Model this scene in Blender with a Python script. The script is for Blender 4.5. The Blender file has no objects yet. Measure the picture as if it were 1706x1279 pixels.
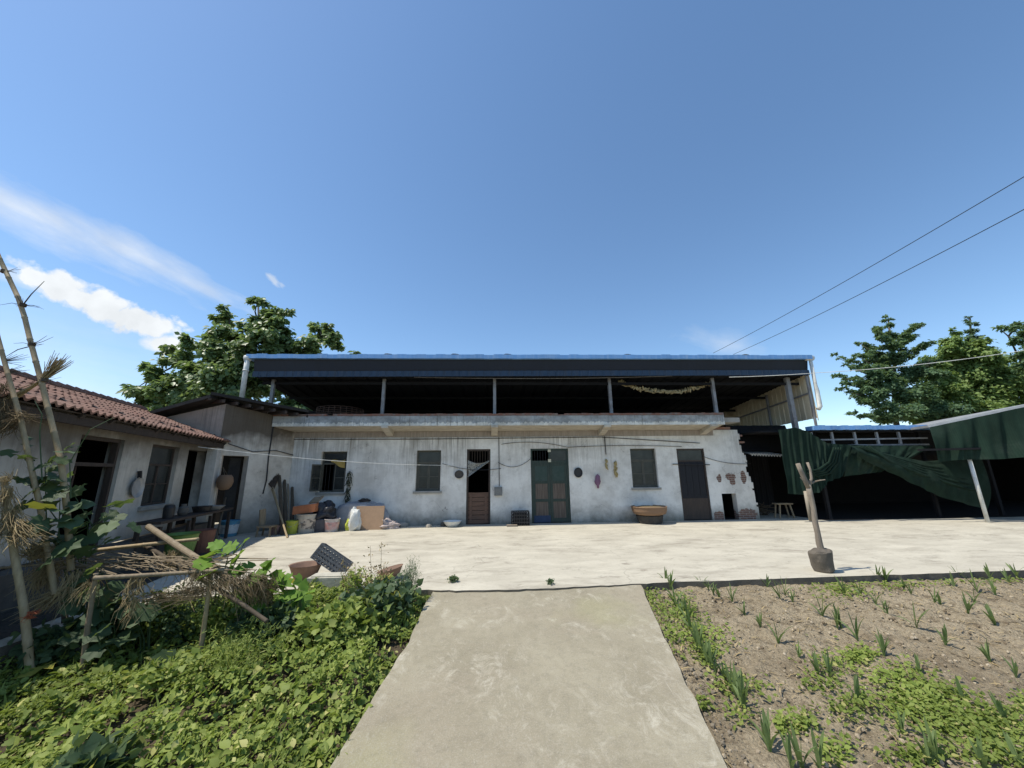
import bpy, math, random
import numpy as np
from mathutils import Vector, noise, Matrix
rnd = random.Random(7); rng = np.random.default_rng(5)
S = bpy.context.scene; COL = S.collection
rad = math.radians
# ---------------------------------------------------------------- camera model (fitted to the photo)
F = 630.; PT = rad(13.4); RL = rad(0.67); YW = rad(3.2); H = 1.6
Fw0 = Vector((math.sin(YW), math.cos(YW), 0)); Rw = Vector((math.cos(YW), -math.sin(YW), 0)); Z = Vector((0, 0, 1))
Fw = Fw0*math.cos(PT)+Z*math.sin(PT); Uw = Z*math.cos(PT)-Fw0*math.sin(PT)
IR = Rw*math.cos(RL)-Uw*math.sin(RL); IU = Rw*math.sin(RL)+Uw*math.cos(RL)
O = Vector((0, 0, H))
def ray(px, py): return IR*((px-853)/F)+IU*(-(py-639.5)/F)+Fw
def gz(px, py, z=0.):
    d = ray(px, py); return O+d*((z-H)/d.z)
def gy(px, py, y):
    d = ray(px, py); return O+d*(y/d.y)
def gp(px, py, p0, d2):
    d = ray(px, py); n = Vector((d2[1], -d2[0], 0)); p = Vector((p0[0], p0[1], 0)); return O+d*(p.dot(n)/d.dot(n))
SL = 0.10
def soil(y, a=-0.1): return a-SL*(6-y)
def gs(px, py, a=-0.1):
    d = ray(px, py); t = (a-6*SL-H)/(d.z-SL*d.y); return O+d*t
cam = bpy.data.cameras.new('camera'); co = bpy.data.objects.new('camera', cam); COL.objects.link(co)
cam.sensor_width = 36; cam.lens = F/1706*36; cam.clip_end = 5000; cam.clip_start = .05
m = Matrix.Identity(4)
for i, v in enumerate((IR, IU, -Fw)):
    for j in range(3): m[j][i] = v[j]
m.translation = O; co.matrix_world = m; S.camera = co

# ---------------------------------------------------------------- material helpers
class G:
    def __init__(s, name):
        s.mat = bpy.data.materials.new(name); s.mat.use_nodes = True; s.t = s.mat.node_tree; s.t.nodes.clear()
        s.o = s.t.nodes.new('ShaderNodeOutputMaterial'); s._c = None
    def n(s, typ, **k):
        x = s.t.nodes.new('ShaderNode'+typ)
        for a, b in k.items(): setattr(x, a, b)
        return x
    def put(s, sock, v):
        if isinstance(v, bpy.types.NodeSocket): s.t.links.new(v, sock)
        elif isinstance(v, (tuple, list)) and sock.type == 'RGBA': sock.default_value = (v[0], v[1], v[2], 1)
        else: sock.default_value = v
    def obj(s):
        if s._c is None: s._c = s.n('TexCoord')
        return s._c.outputs['Object']
    def gen(s):
        if s._c is None: s._c = s.n('TexCoord')
        return s._c.outputs['Generated']
    def map(s, v, scale=(1, 1, 1), loc=(0, 0, 0), rot=(0, 0, 0)):
        x = s.n('Mapping'); s.put(x.inputs[0], v); x.inputs[1].default_value = loc; x.inputs[2].default_value = rot; x.inputs[3].default_value = scale
        return x.outputs[0]
    def noise(s, v, scale, detail=5, rough=.6, dist=0):
        x = s.n('TexNoise'); s.put(x.inputs['Vector'], v); x.inputs['Scale'].default_value = scale; x.inputs['Detail'].default_value = detail
        x.inputs['Roughness'].default_value = rough; x.inputs['Distortion'].default_value = dist; return x.outputs[0]
    def vor(s, v, scale, out='Distance'):
        x = s.n('TexVoronoi'); s.put(x.inputs['Vector'], v); x.inputs['Scale'].default_value = scale; return x.outputs[out]
    def m(s, op, a, b=0., c=0.):
        x = s.n('Math', operation=op); s.put(x.inputs[0], a); s.put(x.inputs[1], b)
        if op in ('MULTIPLY_ADD', 'SMOOTH_MIN'): s.put(x.inputs[2], c)
        return x.outputs[0]
    def rng(s, v, lo, hi, a=0., b=1.):
        x = s.n('MapRange'); s.put(x.inputs[0], v)
        for i, q in enumerate((lo, hi, a, b)): x.inputs[i+1].default_value = q
        return x.outputs[0]
    def mix(s, f, a, b, bt='MIX'):
        x = s.n('Mix', data_type='RGBA', blend_type=bt); s.put(x.inputs[0], f); s.put(x.inputs[6], a); s.put(x.inputs[7], b); return x.outputs[2]
    def sep(s, v):
        x = s.n('SeparateXYZ'); s.put(x.inputs[0], v); return x.outputs
    def comb(s, a, b, c):
        x = s.n('CombineXYZ')
        for i, q in enumerate((a, b, c)): s.put(x.inputs[i], q)
        return x.outputs[0]
    def isl(s): return s.n('NewGeometry').outputs['Random Per Island']
    def out(s, col, rough=.85, bump=None, bs=.3, bd=.01, spec=.25, metal=0., transl=0., tcol=None, alpha=None):
        p = s.n('BsdfPrincipled'); s.put(p.inputs['Base Color'], col); s.put(p.inputs['Roughness'], rough); p.inputs['Specular IOR Level'].default_value = spec
        p.inputs['Metallic'].default_value = metal
        if alpha is not None: s.put(p.inputs['Alpha'], alpha)
        nb = None
        if bump is not None:
            b = s.n('Bump'); s.put(b.inputs['Height'], bump); b.inputs['Strength'].default_value = bs; b.inputs['Distance'].default_value = bd
            nb = b.outputs[0]; s.put(p.inputs['Normal'], nb)
        r = p.outputs[0]
        if transl:
            t = s.n('BsdfTranslucent'); s.put(t.inputs[0], tcol if tcol is not None else col); q = s.n('MixShader'); q.inputs[0].default_value = transl
            s.t.links.new(r, q.inputs[1]); s.t.links.new(t.outputs[0], q.inputs[2]); r = q.outputs[0]
        s.t.links.new(r, s.o.inputs[0]); return s.mat
def simple(name, a, b, scale=6, rough=.8, bs=.3, stretch=(1, 1, 1), lo=.35, hi=.7, spec=.25, metal=0, fine=60):
    g = G(name); v = g.map(g.obj(), stretch); n = g.noise(v, scale, 6, .65); f = g.noise(v, fine, 3, .6)
    c = g.mix(g.rng(n, lo, hi), a, b); c = g.mix(g.rng(f, .3, .75, 0, .35), c, tuple(q*.6 for q in a))
    return g.out(c, rough, g.m('ADD', n, g.m('MULTIPLY', f, .4)), bs, .01, spec, metal)
MT = {}
def plaster(name, base, dark, brick=False, smoke=0., top=2.9, stain=(.20, .17, .13), blobs=(), run=.7):
    g = G(name); o = g.obj(); x, y, z = g.sep(o)
    n1 = g.noise(o, 1.1, 8, .65); n2 = g.noise(o, 5, 8, .7); n3 = g.noise(o, 45, 4, .6)
    c = g.mix(g.rng(n1, .42, .62), base, dark); c = g.mix(g.rng(n2, .52, .75, 0, .55), c, tuple(q*.72 for q in dark))
    st = g.noise(g.map(o, (9, 9, .35)), 1.5, 6, .7); st2 = g.noise(g.map(o, (26, 26, .6)), 1.4, 4, .7); big = g.noise(g.map(o, (.8, .8, .15)), 1.3, 3, .5)
    hm = g.rng(z, top-1.7, top-.15, 0, 1)
    if brick: hm = g.m('MULTIPLY', hm, g.rng(x, -7, 5, 1.15, .55))
    sm = g.m('MULTIPLY', g.m('MULTIPLY', g.rng(st, .44, .62), g.rng(big, .40, .56, .12, 1)), hm)
    c = g.mix(g.m('MULTIPLY', sm, run), c, stain)
    sm2 = g.m('MULTIPLY', g.m('MULTIPLY', g.rng(st2, .50, .64), hm), g.rng(big, .40, .55, .05, 1)); c = g.mix(g.m('MULTIPLY', sm2, run*.9), c, (.10, .085, .065))
    # damp dirt at the foot
    hn = g.m('ADD', z, g.m('MULTIPLY', g.noise(o, 3.2, 6, .7), -.75)); c = g.mix(g.rng(hn, -.40, .18, .9, 0), c, (.15, .145, .115))
    ck = g.n('TexVoronoi', feature='DISTANCE_TO_EDGE'); w = g.n('VectorMath', operation='ADD'); g.put(w.inputs[0], o)
    nz = g.n('TexNoise'); g.put(nz.inputs['Vector'], o); nz.inputs['Scale'].default_value = 2.2; nz.inputs['Detail'].default_value = 6; g.put(w.inputs[1], nz.outputs['Color'])
    g.put(ck.inputs['Vector'], w.outputs[0]); ck.inputs['Scale'].default_value = .75
    c = g.mix(g.m('MULTIPLY', g.rng(ck.outputs['Distance'], 0, .006, 1, 0), g.rng(n1, .5, .6, 0, .75)), c, (.1, .09, .08))
    hgt = g.m('ADD', n2, g.m('MULTIPLY', n3, .25))
    if smoke:
        c = g.mix(g.m('MULTIPLY', g.rng(g.m('ADD', g.noise(o, .7, 4, .6), g.rng(z, 1.3, top-.1, -.24, .25)), .40, .64), smoke), c, (.075, .058, .042))
    if brick:
        b = g.n('TexBrick'); g.put(b.inputs['Vector'], g.comb(x, z, y)); b.inputs['Scale'].default_value = 1
        b.inputs['Brick Width'].default_value = .23; b.inputs['Row Height'].default_value = .068; b.inputs['Mortar Size'].default_value = .007
        b.inputs['Color1'].default_value = (.20, .10, .07, 1); b.inputs['Color2'].default_value = (.13, .07, .055, 1); b.inputs['Mortar'].default_value = (.34, .30, .26, 1)
        tot = None
        for bx, bz, rx, rz in blobs:
            d = g.m('ADD', g.m('POWER', g.m('DIVIDE', g.m('SUBTRACT', x, bx), rx), 2.), g.m('POWER', g.m('DIVIDE', g.m('SUBTRACT', z, bz), rz), 2.))
            k = g.rng(d, 0, 1.6, 1, 0); tot = k if tot is None else g.m('MAXIMUM', tot, k)
        mk = g.rng(g.m('ADD', tot, g.m('MULTIPLY', g.m('SUBTRACT', g.noise(o, 6, 6, .7), .5), 1.5)), .52, .58)
        c = g.mix(mk, c, g.mix(g.rng(n2, .4, .7, 0, .5), b.outputs['Color'], (.14, .115, .10))); hgt = g.m('SUBTRACT', hgt, g.m('MULTIPLY', mk, 1.5))
    MT[name] = g.out(c, .9, hgt, .35, .012)
    return MT[name]
def leafmat(name, a, b, y=None, transl=.4, rough=.6, spec=.3):
    g = G(name); r = g.isl(); o = g.obj(); n = g.noise(o, 1.2, 3, .6)
    c = g.mix(g.rng(r, 0, 1), a, b); c = g.mix(g.rng(n, .4, .65, 0, .6), c, tuple(q*.55 for q in a))
    if y: c = g.mix(g.rng(r, .955, .96), c, y)
    MT[name] = g.out(c, rough, None, spec=spec, transl=transl, tcol=g.mix(.45, c, (.22, .30, .03))); return MT[name]
def steel(name, c, rough=.5, rust=.4, rc=(.10, .05, .03)):
    g = G(name); o = g.obj(); n = g.noise(o, 3, 7, .7); f = g.noise(o, 30, 4, .6)
    MT[name] = g.out(g.mix(g.m('MULTIPLY', g.rng(g.m('ADD', n, g.m('MULTIPLY', f, .3)), .62, .85), rust), g.mix(g.rng(n, .3, .7), c, tuple(q*.75 for q in c)), rc), rough, f, .15, .004, .4); return MT[name]
# ---- ground materials
def mk_yard():
    g = G('yard_concrete'); o = g.obj(); st = g.map(o, (.7, 1.2, 1))
    n = g.noise(st, 1.2, 8, .7); f = g.noise(o, 22, 6, .7); d = g.noise(g.map(o, (.7, 1.5, 1)), .9, 7, .75, .4); d2 = g.noise(g.map(o, (.6, 1.1, 1), (7, 3, 0)), 2.4, 8, .8, 1.)
    c = g.mix(g.rng(n, .35, .65), (.54, .50, .405), (.415, .38, .305)); c = g.mix(g.rng(d, .52, .68, 0, .75), c, (.24, .21, .165)); d3 = g.noise(g.map(o, (.6, 1.9, 1), (3, 8, 0), (0, 0, .12)), 2.3, 9, .82, 1.4); c = g.mix(g.rng(d3, .57, .68, 0, .75), c, (.20, .17, .13))
    c = g.mix(g.rng(d2, .56, .68, 0, .7), c, (.19, .165, .13)); c = g.mix(g.rng(f, .5, .75, 0, .35), c, (.3, .27, .21))
    ck = g.n('TexVoronoi', feature='DISTANCE_TO_EDGE'); w = g.n('VectorMath', operation='ADD'); g.put(w.inputs[0], o); nz = g.n('TexNoise'); g.put(nz.inputs['Vector'], o); nz.inputs['Scale'].default_value = 1.1; nz.inputs['Detail'].default_value = 8; g.put(w.inputs[1], nz.outputs['Color'])
    g.put(ck.inputs['Vector'], w.outputs[0]); ck.inputs['Scale'].default_value = .28
    c = g.mix(g.m('MULTIPLY', g.rng(ck.outputs['Distance'], 0, .0045, 1, 0), g.rng(g.noise(o, .5, 3, .5), .48, .58, 0, .45)), c, (.15, .13, .10))
    return g.out(c, .9, f, .35, .006)
def mk_ramp():
    g = G('driveway_concrete'); o = g.obj(); n = g.noise(o, 1.3, 8, .65); n2 = g.noise(o, .55, 5, .6, .6); f = g.noise(o, 70, 5, .75); ff = g.noise(o, 260, 2, .6); q = g.noise(o, 12, 6, .7)
    c = g.mix(g.rng(n, .32, .68), (.29, .252, .172), (.39, .345, .245)); c = g.mix(g.rng(n2, .5, .68, 0, .6), c, (.35, .29, .21)); c = g.mix(g.rng(q, .48, .7, 0, .5), c, (.205, .18, .125))
    # pale scuffs where something was dragged
    a = g.noise(g.map(o, (1, .8, 1), rot=(0, 0, .5)), 4.5, 12, .82, .9); a2 = g.noise(g.map(o, (7, 1.6, 1), rot=(0, 0, 1.05)), 2.6, 10, .8, 1.2); blob = g.noise(o, .9, 4, .6)
    c = g.mix(g.m('MULTIPLY', g.rng(a, .50, .64, 0, .85), g.rng(blob, .44, .56)), c, (.58, .53, .42)); c = g.mix(g.m('MULTIPLY', g.rng(a2, .55, .66, 0, .7), g.rng(g.noise(g.map(o, (1, 1, 1), (5, 2, 0)), 1.1, 4, .6), .5, .6)), c, (.55, .51, .42))
    c = g.mix(g.rng(g.noise(g.map(o, (1, 1, 1), (9, 4, 0)), .7, 3, .5), .62, .72, 0, .25), c, (.36, .35, .14))
    c = g.mix(g.rng(ff, .35, .7, .28, 0), c, (.13, .12, .1)); c = g.mix(g.rng(f, .5, .66, 0, .6), c, (.40, .37, .30)); c = g.mix(g.rng(g.noise(o, 150, 3, .7), .55, .7, 0, .5), c, (.13, .12, .09)); pit = g.vor(o, 55); c = g.mix(g.rng(pit, .05, .12, .5, 0), c, (.08, .075, .06))
    return g.out(c, .9, g.m('ADD', f, g.m('MULTIPLY', ff, .6)), .6, .007)
def mk_soil(name, a, b, d):
    g = G(name); o = g.obj(); n = g.noise(o, 1.6, 9, .75); f = g.noise(o, 30, 9, .8); v = g.vor(o, 38); v2 = g.vor(o, 90)
    c = g.mix(g.rng(n, .35, .68), a, b); c = g.mix(g.rng(g.noise(g.map(o, (1, 1, 1), (4, 9, 0)), .75, 7, .7), .5, .62, 0, .55), c, d); c = g.mix(g.rng(f, .46, .66, 0, .75), c, d); c = g.mix(g.rng(g.noise(o, 8, 7, .75), .52, .62, 0, .7), c, tuple(q*.75 for q in d))
    return g.out(c, .95, g.m('ADD', g.m('ADD', f, g.m('MULTIPLY', n, 2.)), g.m('MULTIPLY', v, -.7)), .75, .05)
M_yard = mk_yard(); M_ramp = mk_ramp()
M_soil = mk_soil('dry_soil', (.335, .27, .175), (.44, .365, .25), (.155, .115, .07)); M_gsoil = mk_soil('damp_soil', (.10, .078, .05), (.15, .115, .075), (.06, .045, .03))
M_earth = mk_soil('earth', (.16, .13, .09), (.10, .11, .05), (.08, .09, .04))
M_white = plaster('white_plaster', (.74, .715, .665), (.55, .525, .48), True, 0, 2.95, blobs=((6.95, .08, .22, .24), (7.98, .14, .42, .26), (7.14, 1.38, .10, .17), (7.56, 1.42, .22, .14), (7.60, 1.28, .12, .2), (8.02, 1.40, .12, .26)))
M_smoke = plaster('smoked_plaster', (.64, .59, .52), (.46, .41, .35), False, .92, 3.6, (.09, .07, .05), run=.4)
M_wing = plaster('wing_plaster', (.53, .50, .445), (.40, .37, .32), False, .75, 2.6, (.09, .075, .055), run=.3)
M_cap = simple('parapet_brick', (.22, .105, .075), (.20, .175, .155), 7, .9, .6, (1, 1, 1.5), .42, .62)
def mk_par():
    g = G('parapet_render'); o = g.obj(); x, y, z = g.sep(o); n = g.noise(g.map(o, (1, 1, 1.4)), 2.2, 8, .7); e = g.noise(g.map(o, (3.2, 3, .7)), 3, 7, .7)
    k = g.rng(g.m('ADD', z, g.m('MULTIPLY', e, .34)), 3.425, 3.44)    # ragged edge of the white band
    c = g.mix(k, g.mix(g.rng(n, .42, .66), (.70, .68, .61), (.42, .395, .34)), g.mix(g.rng(n, .35, .62), (.40, .41, .40), (.21, .215, .21)))
    st = g.noise(g.map(o, (14, 14, .5)), 1.6, 5, .7); c = g.mix(g.m('MULTIPLY', g.rng(st, .53, .66, 0, .8), g.rng(g.noise(o, .9, 3, .5), .42, .6, .1, 1)), c, (.12, .11, .095)); return g.out(c, .9, n, .4, .015)
M_par = mk_par()
M_soff = simple('soffit_plaster', (.58, .53, .44), (.34, .29, .23), 3.5, .9, .2, (1, 3, 1))
M_beam = simple('stained_beam', (.38, .33, .28), (.24, .20, .165), 3, .9, .2, (6, 6, .6))
M_wood = simple('old_wood', (.16, .128, .105), (.075, .058, .045), 3, .85, .6, (12, 12, .6)); M_dwood = simple('dark_wood', (.05, .04, .034), (.085, .062, .05), 5, .75, .4, (8, 8, .7))
M_plank = simple('plank_wood', (.17, .10, .07), (.10, .066, .05), 5, .8, .5, (.7, 9, 9)); M_green = simple('green_door_paint', (.028, .048, .04), (.06, .068, .056), 7, .6, .3, (4, 4, .8))
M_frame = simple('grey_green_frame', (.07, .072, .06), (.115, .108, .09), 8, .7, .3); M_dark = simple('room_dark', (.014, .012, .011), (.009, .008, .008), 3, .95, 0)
M_concrete = simple('grey_concrete', (.36, .34, .30), (.25, .235, .21), 5, .9, .5); M_stone = simple('dark_plinth', (.13, .12, .105), (.085, .078, .07), 5, .9, .6); M_brick2 = simple('loose_brick', (.32, .15, .10), (.24, .19, .16), 12, .9, .6)
M_steel = steel('grey_steel', (.27, .275, .285), .55, .5); M_white_pipe = steel('white_pipe', (.74, .74, .70), .45, .25, (.3, .27, .2)); M_black = steel('black_plastic', (.022, .022, .024), .5, .1)
def mk_sheet(name, c, d, axis, per, rough=.45, streak=.5):
    g = G(name); o = g.obj(); x, y, z = g.sep(o); n = g.noise(g.map(o, (6, 6, .4)), 1.5, 6, .7); q = g.noise(o, 1., 4, .6)
    return g.out(g.mix(g.m('MULTIPLY', g.rng(n, .45, .7), streak), g.mix(g.rng(q, .3, .7), c, tuple(k*.8 for k in c)), d), rough, n, .1, .005, .4)
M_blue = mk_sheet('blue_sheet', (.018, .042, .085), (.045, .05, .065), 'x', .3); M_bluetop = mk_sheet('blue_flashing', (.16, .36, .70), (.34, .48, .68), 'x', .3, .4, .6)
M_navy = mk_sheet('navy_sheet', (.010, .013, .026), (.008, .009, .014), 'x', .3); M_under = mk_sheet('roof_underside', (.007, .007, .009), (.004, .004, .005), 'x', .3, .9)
M_cream = mk_sheet('cream_sheet', (.74, .64, .46), (.42, .33, .22), 'y', .3, .5, .55); M_tar = simple('tar_felt', (.022, .022, .024), (.04, .038, .036), 4, .9, .5)
def mk_tile():
    g = G('clay_tile'); o = g.obj(); n = g.noise(o, 1.2, 6, .65); f = g.noise(o, 14, 6, .7); v = g.vor(g.map(o, (4.6, 4.6, 4.6)), 1., 'Color'); sx = g.sep(v)[0]
    c = g.mix(g.rng(n, .3, .7), (.25, .135, .10), (.175, .10, .078)); c = g.mix(g.m('MULTIPLY', sx, .5), c, (.29, .19, .145)); c = g.mix(g.rng(f, .48, .7, 0, .7), c, (.09, .062, .05)); return g.out(c, .9, f, .3, .01)
M_tile = mk_tile()
M_bamboo = simple('bamboo_cane', (.42, .32, .185), (.28, .205, .115), 5, .6, .2, (6, 6, .9)); M_obam = simple('weathered_cane', (.30, .24, .16), (.17, .125, .08), 5, .75, .3, (5, 5, 1)); M_dbam = simple('dark_cane', (.11, .085, .058), (.065, .05, .036), 6, .8, .3)
def mk_straw(name, a, b):
    g = G(name); r = g.isl(); return g.out(g.mix(r, a, b), .8, None, transl=.2)
M_straw = mk_straw('straw', (.46, .36, .19), (.25, .18, .09)); M_dstraw = mk_straw('dull_straw', (.27, .205, .115), (.14, .10, .055))
M_bark = simple('bark', (.11, .095, .075), (.07, .058, .045), 9, .9, .7, (1, 1, .4)); M_wpost = simple('weathered_post', (.31, .26, .205), (.19, .155, .12), 6, .85, .6, (8, 8, .6))
leafmat('leaf_broad', (.17, .25, .095), (.27, .36, .17), None, .45, .42, .5); leafmat('leaf_blue', (.12, .205, .105), (.18, .28, .145), None, .45); leafmat('leaf_mid', (.20, .30, .085), (.32, .42, .15), None, .45); leafmat('leaf_dark', (.09, .155, .085), (.125, .205, .105), None, .35)
leafmat('leaf_ground', (.17, .24, .045), (.42, .48, .12), (.56, .54, .2)); leafmat('leaf_vine', (.055, .10, .045), (.115, .165, .075), (.35, .33, .06), .3); leafmat('leaf_corn', (.15, .215, .08), (.25, .325, .13)); leafmat('leaf_weed', (.20, .275, .05), (.35, .41, .10), (.42, .40, .14)); leafmat('leaf_bright', (.15, .29, .04), (.21, .35, .05), (.6, .5, .05)); leafmat('leaf_fern', (.10, .155, .085), (.16, .22, .12))
def mk_net(name, c, tr):
    g = G(name); o = g.obj(); n = g.noise(g.map(o, (2, 2, .5)), 2, 5, .6); f = g.noise(o, 140, 2, .5)
    b = g.noise(g.map(o, (1, 1, 1.6)), .9, 7, .7); z = g.sep(o)[2]; x = g.sep(o)[0]; wv = g.m('ADD', g.m('POWER', g.m('ABSOLUTE', g.m('SINE', g.m('MULTIPLY', x, 95.))), 6.), g.m('POWER', g.m('ABSOLUTE', g.m('SINE', g.m('MULTIPLY', z, 95.))), 6.))
    k = g.mix(g.rng(n, .35, .7), c, tuple(q*.55 for q in c)); k = g.mix(g.rng(b, .5, .72, 0, .7), k, (c[0]*2.4, c[1]*1.6, c[2]*1.8)); k = g.mix(g.m('MULTIPLY', wv, .25), k, tuple(q*.4 for q in c)); k = g.mix(g.rng(g.noise(o, 3.5, 6, .75), .62, .7, 0, .5), k, (.05, .052, .042))
    return g.out(k, .85, f, .3, .003, .15, transl=tr)
M_net = mk_net('green_net', (.017, .038, .026), .14); M_net2 = mk_net('dark_green_tarp', (.018, .040, .028), .14)
M_glass = (lambda g: g.out(g.mix(g.rng(g.noise(g.obj(), 3, 4, .6), .4, .7), (.014, .017, .016), (.035, .038, .034)), .25, None, spec=.5))(G('dusty_glass'))
M_zinc = simple('zinc', (.45, .45, .44), (.28, .28, .28), 4, .45, .2, metal=.3)
def flat(name, c, rough=.6, k=.7): return simple(name, c, tuple(q*k for q in c), 8, rough, .15)

# ---------------------------------------------------------------- mesh helpers
def root(o):
    while o.parent: o = o.parent
    return o
class MB:
    def __init__(s): s.v = []; s.f = []
    def quad(s, *p):
        b = len(s.v); s.v += [tuple(q) for q in p]; s.f.append(tuple(range(b, b+len(p)))); return s
    def box(s, x0, x1, y0, y1, z0, z1, T=None):
        b = len(s.v); P = [(x, y, z) for z in (z0, z1) for y in (y0, y1) for x in (x0, x1)]
        s.v += [tuple(T(Vector(p))) if T else p for p in P]
        s.f += [tuple(b+i for i in q) for q in ((0, 2, 3, 1), (4, 5, 7, 6), (0, 1, 5, 4), (2, 6, 7, 3), (0, 4, 6, 2), (1, 3, 7, 5))]; return s
    def bar(s, a, b, w, d=None, up=(0, 0, 1)):
        a, b = Vector(a), Vector(b); t = (b-a).normalized(); u = Vector(up)
        if abs(t.dot(u)) > .98: u = Vector((0, 1, 0))
        r = t.cross(u).normalized(); u = r.cross(t); d = d or w; n = len(s.v)
        for p in (a, b):
            for i, j in ((-1, -1), (1, -1), (1, 1), (-1, 1)): s.v.append(tuple(p+r*i*w/2+u*j*d/2))
        s.f += [tuple(n+i for i in q) for q in ((3, 2, 1, 0), (4, 5, 6, 7), (0, 1, 5, 4), (1, 2, 6, 5), (2, 3, 7, 6), (3, 0, 4, 7))]; return s
    def tube(s, pts, r, seg=8, cap=True):
        pts = [Vector(p) for p in pts]; R = r if isinstance(r, (list, tuple)) else [r]*len(pts); n0 = len(s.v); u = None
        for i, p in enumerate(pts):
            t = (pts[min(i+1, len(pts)-1)]-pts[max(i-1, 0)]).normalized()
            if u is None: u = t.orthogonal().normalized()
            u = (u-t*u.dot(t)).normalized(); w = t.cross(u)
            for k in range(seg):
                a = 2*math.pi*k/seg; s.v.append(tuple(p+(u*math.cos(a)+w*math.sin(a))*R[i]))
        for i in range(len(pts)-1):
            for k in range(seg):
                a = n0+i*seg+k; b = n0+i*seg+(k+1) % seg; s.f.append((a, b, b+seg, a+seg))
        if cap: s.f.append(tuple(n0+k for k in range(seg))[::-1]); s.f.append(tuple(n0+(len(pts)-1)*seg+k for k in range(seg)))
        return s
    def lathe(s, prof, c=(0, 0, 0), seg=20, sx=1, sy=1, T=None, wob=0):
        n0 = len(s.v); c = Vector(c)
        for r, z in prof:
            for k in range(seg):
                a = 2*math.pi*k/seg; q = r*(1+wob*math.sin(3*a+z*9)); p = Vector((q*math.cos(a)*sx, q*math.sin(a)*sy, z)); p = T(p) if T else p; s.v.append(tuple(p+c))
        for i in range(len(prof)-1):
            for k in range(seg): a = n0+i*seg+k; b = n0+i*seg+(k+1) % seg; s.f.append((a, b, b+seg, a+seg))
        s.f.append(tuple(n0+k for k in range(seg))[::-1]); s.f.append(tuple(n0+(len(prof)-1)*seg+k for k in range(seg))); return s
    def grid(s, fn, nu, nv):
        n0 = len(s.v)
        for j in range(nv+1):
            for i in range(nu+1): s.v.append(tuple(fn(i/nu, j/nv)))
        for j in range(nv):
            for i in range(nu): a = n0+j*(nu+1)+i; s.f.append((a, a+1, a+nu+2, a+nu+1))
        return s
    def prism(s, poly, z0, z1):
        n = len(poly); b = len(s.v); s.v += [(p[0], p[1], z0 if not callable(z0) else z0(p)) for p in poly]+[(p[0], p[1], z1 if not callable(z1) else z1(p)) for p in poly]
        s.f.append(tuple(b+i for i in range(n))[::-1]); s.f.append(tuple(b+n+i for i in range(n)))
        for i in range(n): j = (i+1) % n; s.f.append((b+i, b+j, b+n+j, b+n+i))
        return s
    def slab(s, pts, t):   # polygon in 3d thickened along -normal by t
        pts = [Vector(p) for p in pts]; n = (pts[1]-pts[0]).cross(pts[2]-pts[0]).normalized(); b = len(s.v); k = len(pts)
        s.v += [tuple(p) for p in pts]+[tuple(p-n*t) for p in pts]; s.f.append(tuple(b+i for i in range(k))); s.f.append(tuple(b+k+i for i in range(k))[::-1])
        for i in range(k): j = (i+1) % k; s.f.append((b+j, b+i, b+k+i, b+k+j))
        return s
    def wall(s, p0, d, us, zs, holes, t, depth_dir):  # wall with openings: us/zs breakpoints, holes (u0,u1,z0,z1)
        d = Vector((d[0], d[1], 0)).normalized(); dd = Vector((depth_dir[0], depth_dir[1], 0)).normalized(); p0 = Vector((p0[0], p0[1], 0))
        us = sorted(set([round(u, 4) for u in us]+[round(h[i], 4) for h in holes for i in (0, 1)])); zs = sorted(set([round(z, 4) for z in zs]+[round(h[i], 4) for h in holes for i in (2, 3)]))
        cells = set()
        for i in range(len(us)-1):
            for j in range(len(zs)-1):
                u = (us[i]+us[i+1])/2; z = (zs[j]+zs[j+1])/2
                if not any(h[0] < u < h[1] and h[2] < z < h[3] for h in holes): cells.add((i, j))
        ix = {}
        def V(i, j, k):
            if (i, j, k) not in ix: ix[(i, j, k)] = len(s.v); s.v.append(tuple(p0+d*us[i]+dd*(t*k)+Z*zs[j]))
            return ix[(i, j, k)]
        for (i, j) in cells:
            s.f.append((V(i, j, 0), V(i+1, j, 0), V(i+1, j+1, 0), V(i, j+1, 0))); s.f.append((V(i, j+1, 1), V(i+1, j+1, 1), V(i+1, j, 1), V(i, j, 1)))
            for (di, dj, a, b) in ((-1, 0, (i, j), (i, j+1)), (1, 0, (i+1, j+1), (i+1, j)), (0, -1, (i+1, j), (i, j)), (0, 1, (i, j+1), (i+1, j+1))):
                if (i+di, j+dj) not in cells: s.f.append((V(*a, 0), V(*b, 0), V(*b, 1), V(*a, 1)))
        return s
    def build(s, name, mat, parent=None, loc=None, smooth=False):
        off = root(parent).location if parent else Vector(loc if loc else (0, 0, 0)); me = bpy.data.meshes.new(name)
        me.from_pydata([(v[0]-off.x, v[1]-off.y, v[2]-off.z) for v in s.v], [], s.f); me.materials.append(mat)
        if smooth: me.polygons.foreach_set('use_smooth', [True]*len(me.polygons))
        me.update(); o = bpy.data.objects.new(name, me); COL.objects.link(o)
        if parent: o.parent = parent
        else: o.location = off
        return o
def tag(o, label=None, cat=None, group=None, kind=None):
    for k, v in (('label', label), ('category', cat), ('group', group), ('kind', kind)):
        if v: o[k] = v
    return o
def thing(name, loc, label, cat, group=None):
    o = bpy.data.objects.new(name, None); o.empty_display_size = .2; COL.objects.link(o); o.location = loc; return tag(o, label, cat, group)
def struct(o): o['kind'] = 'structure'; return o
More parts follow.
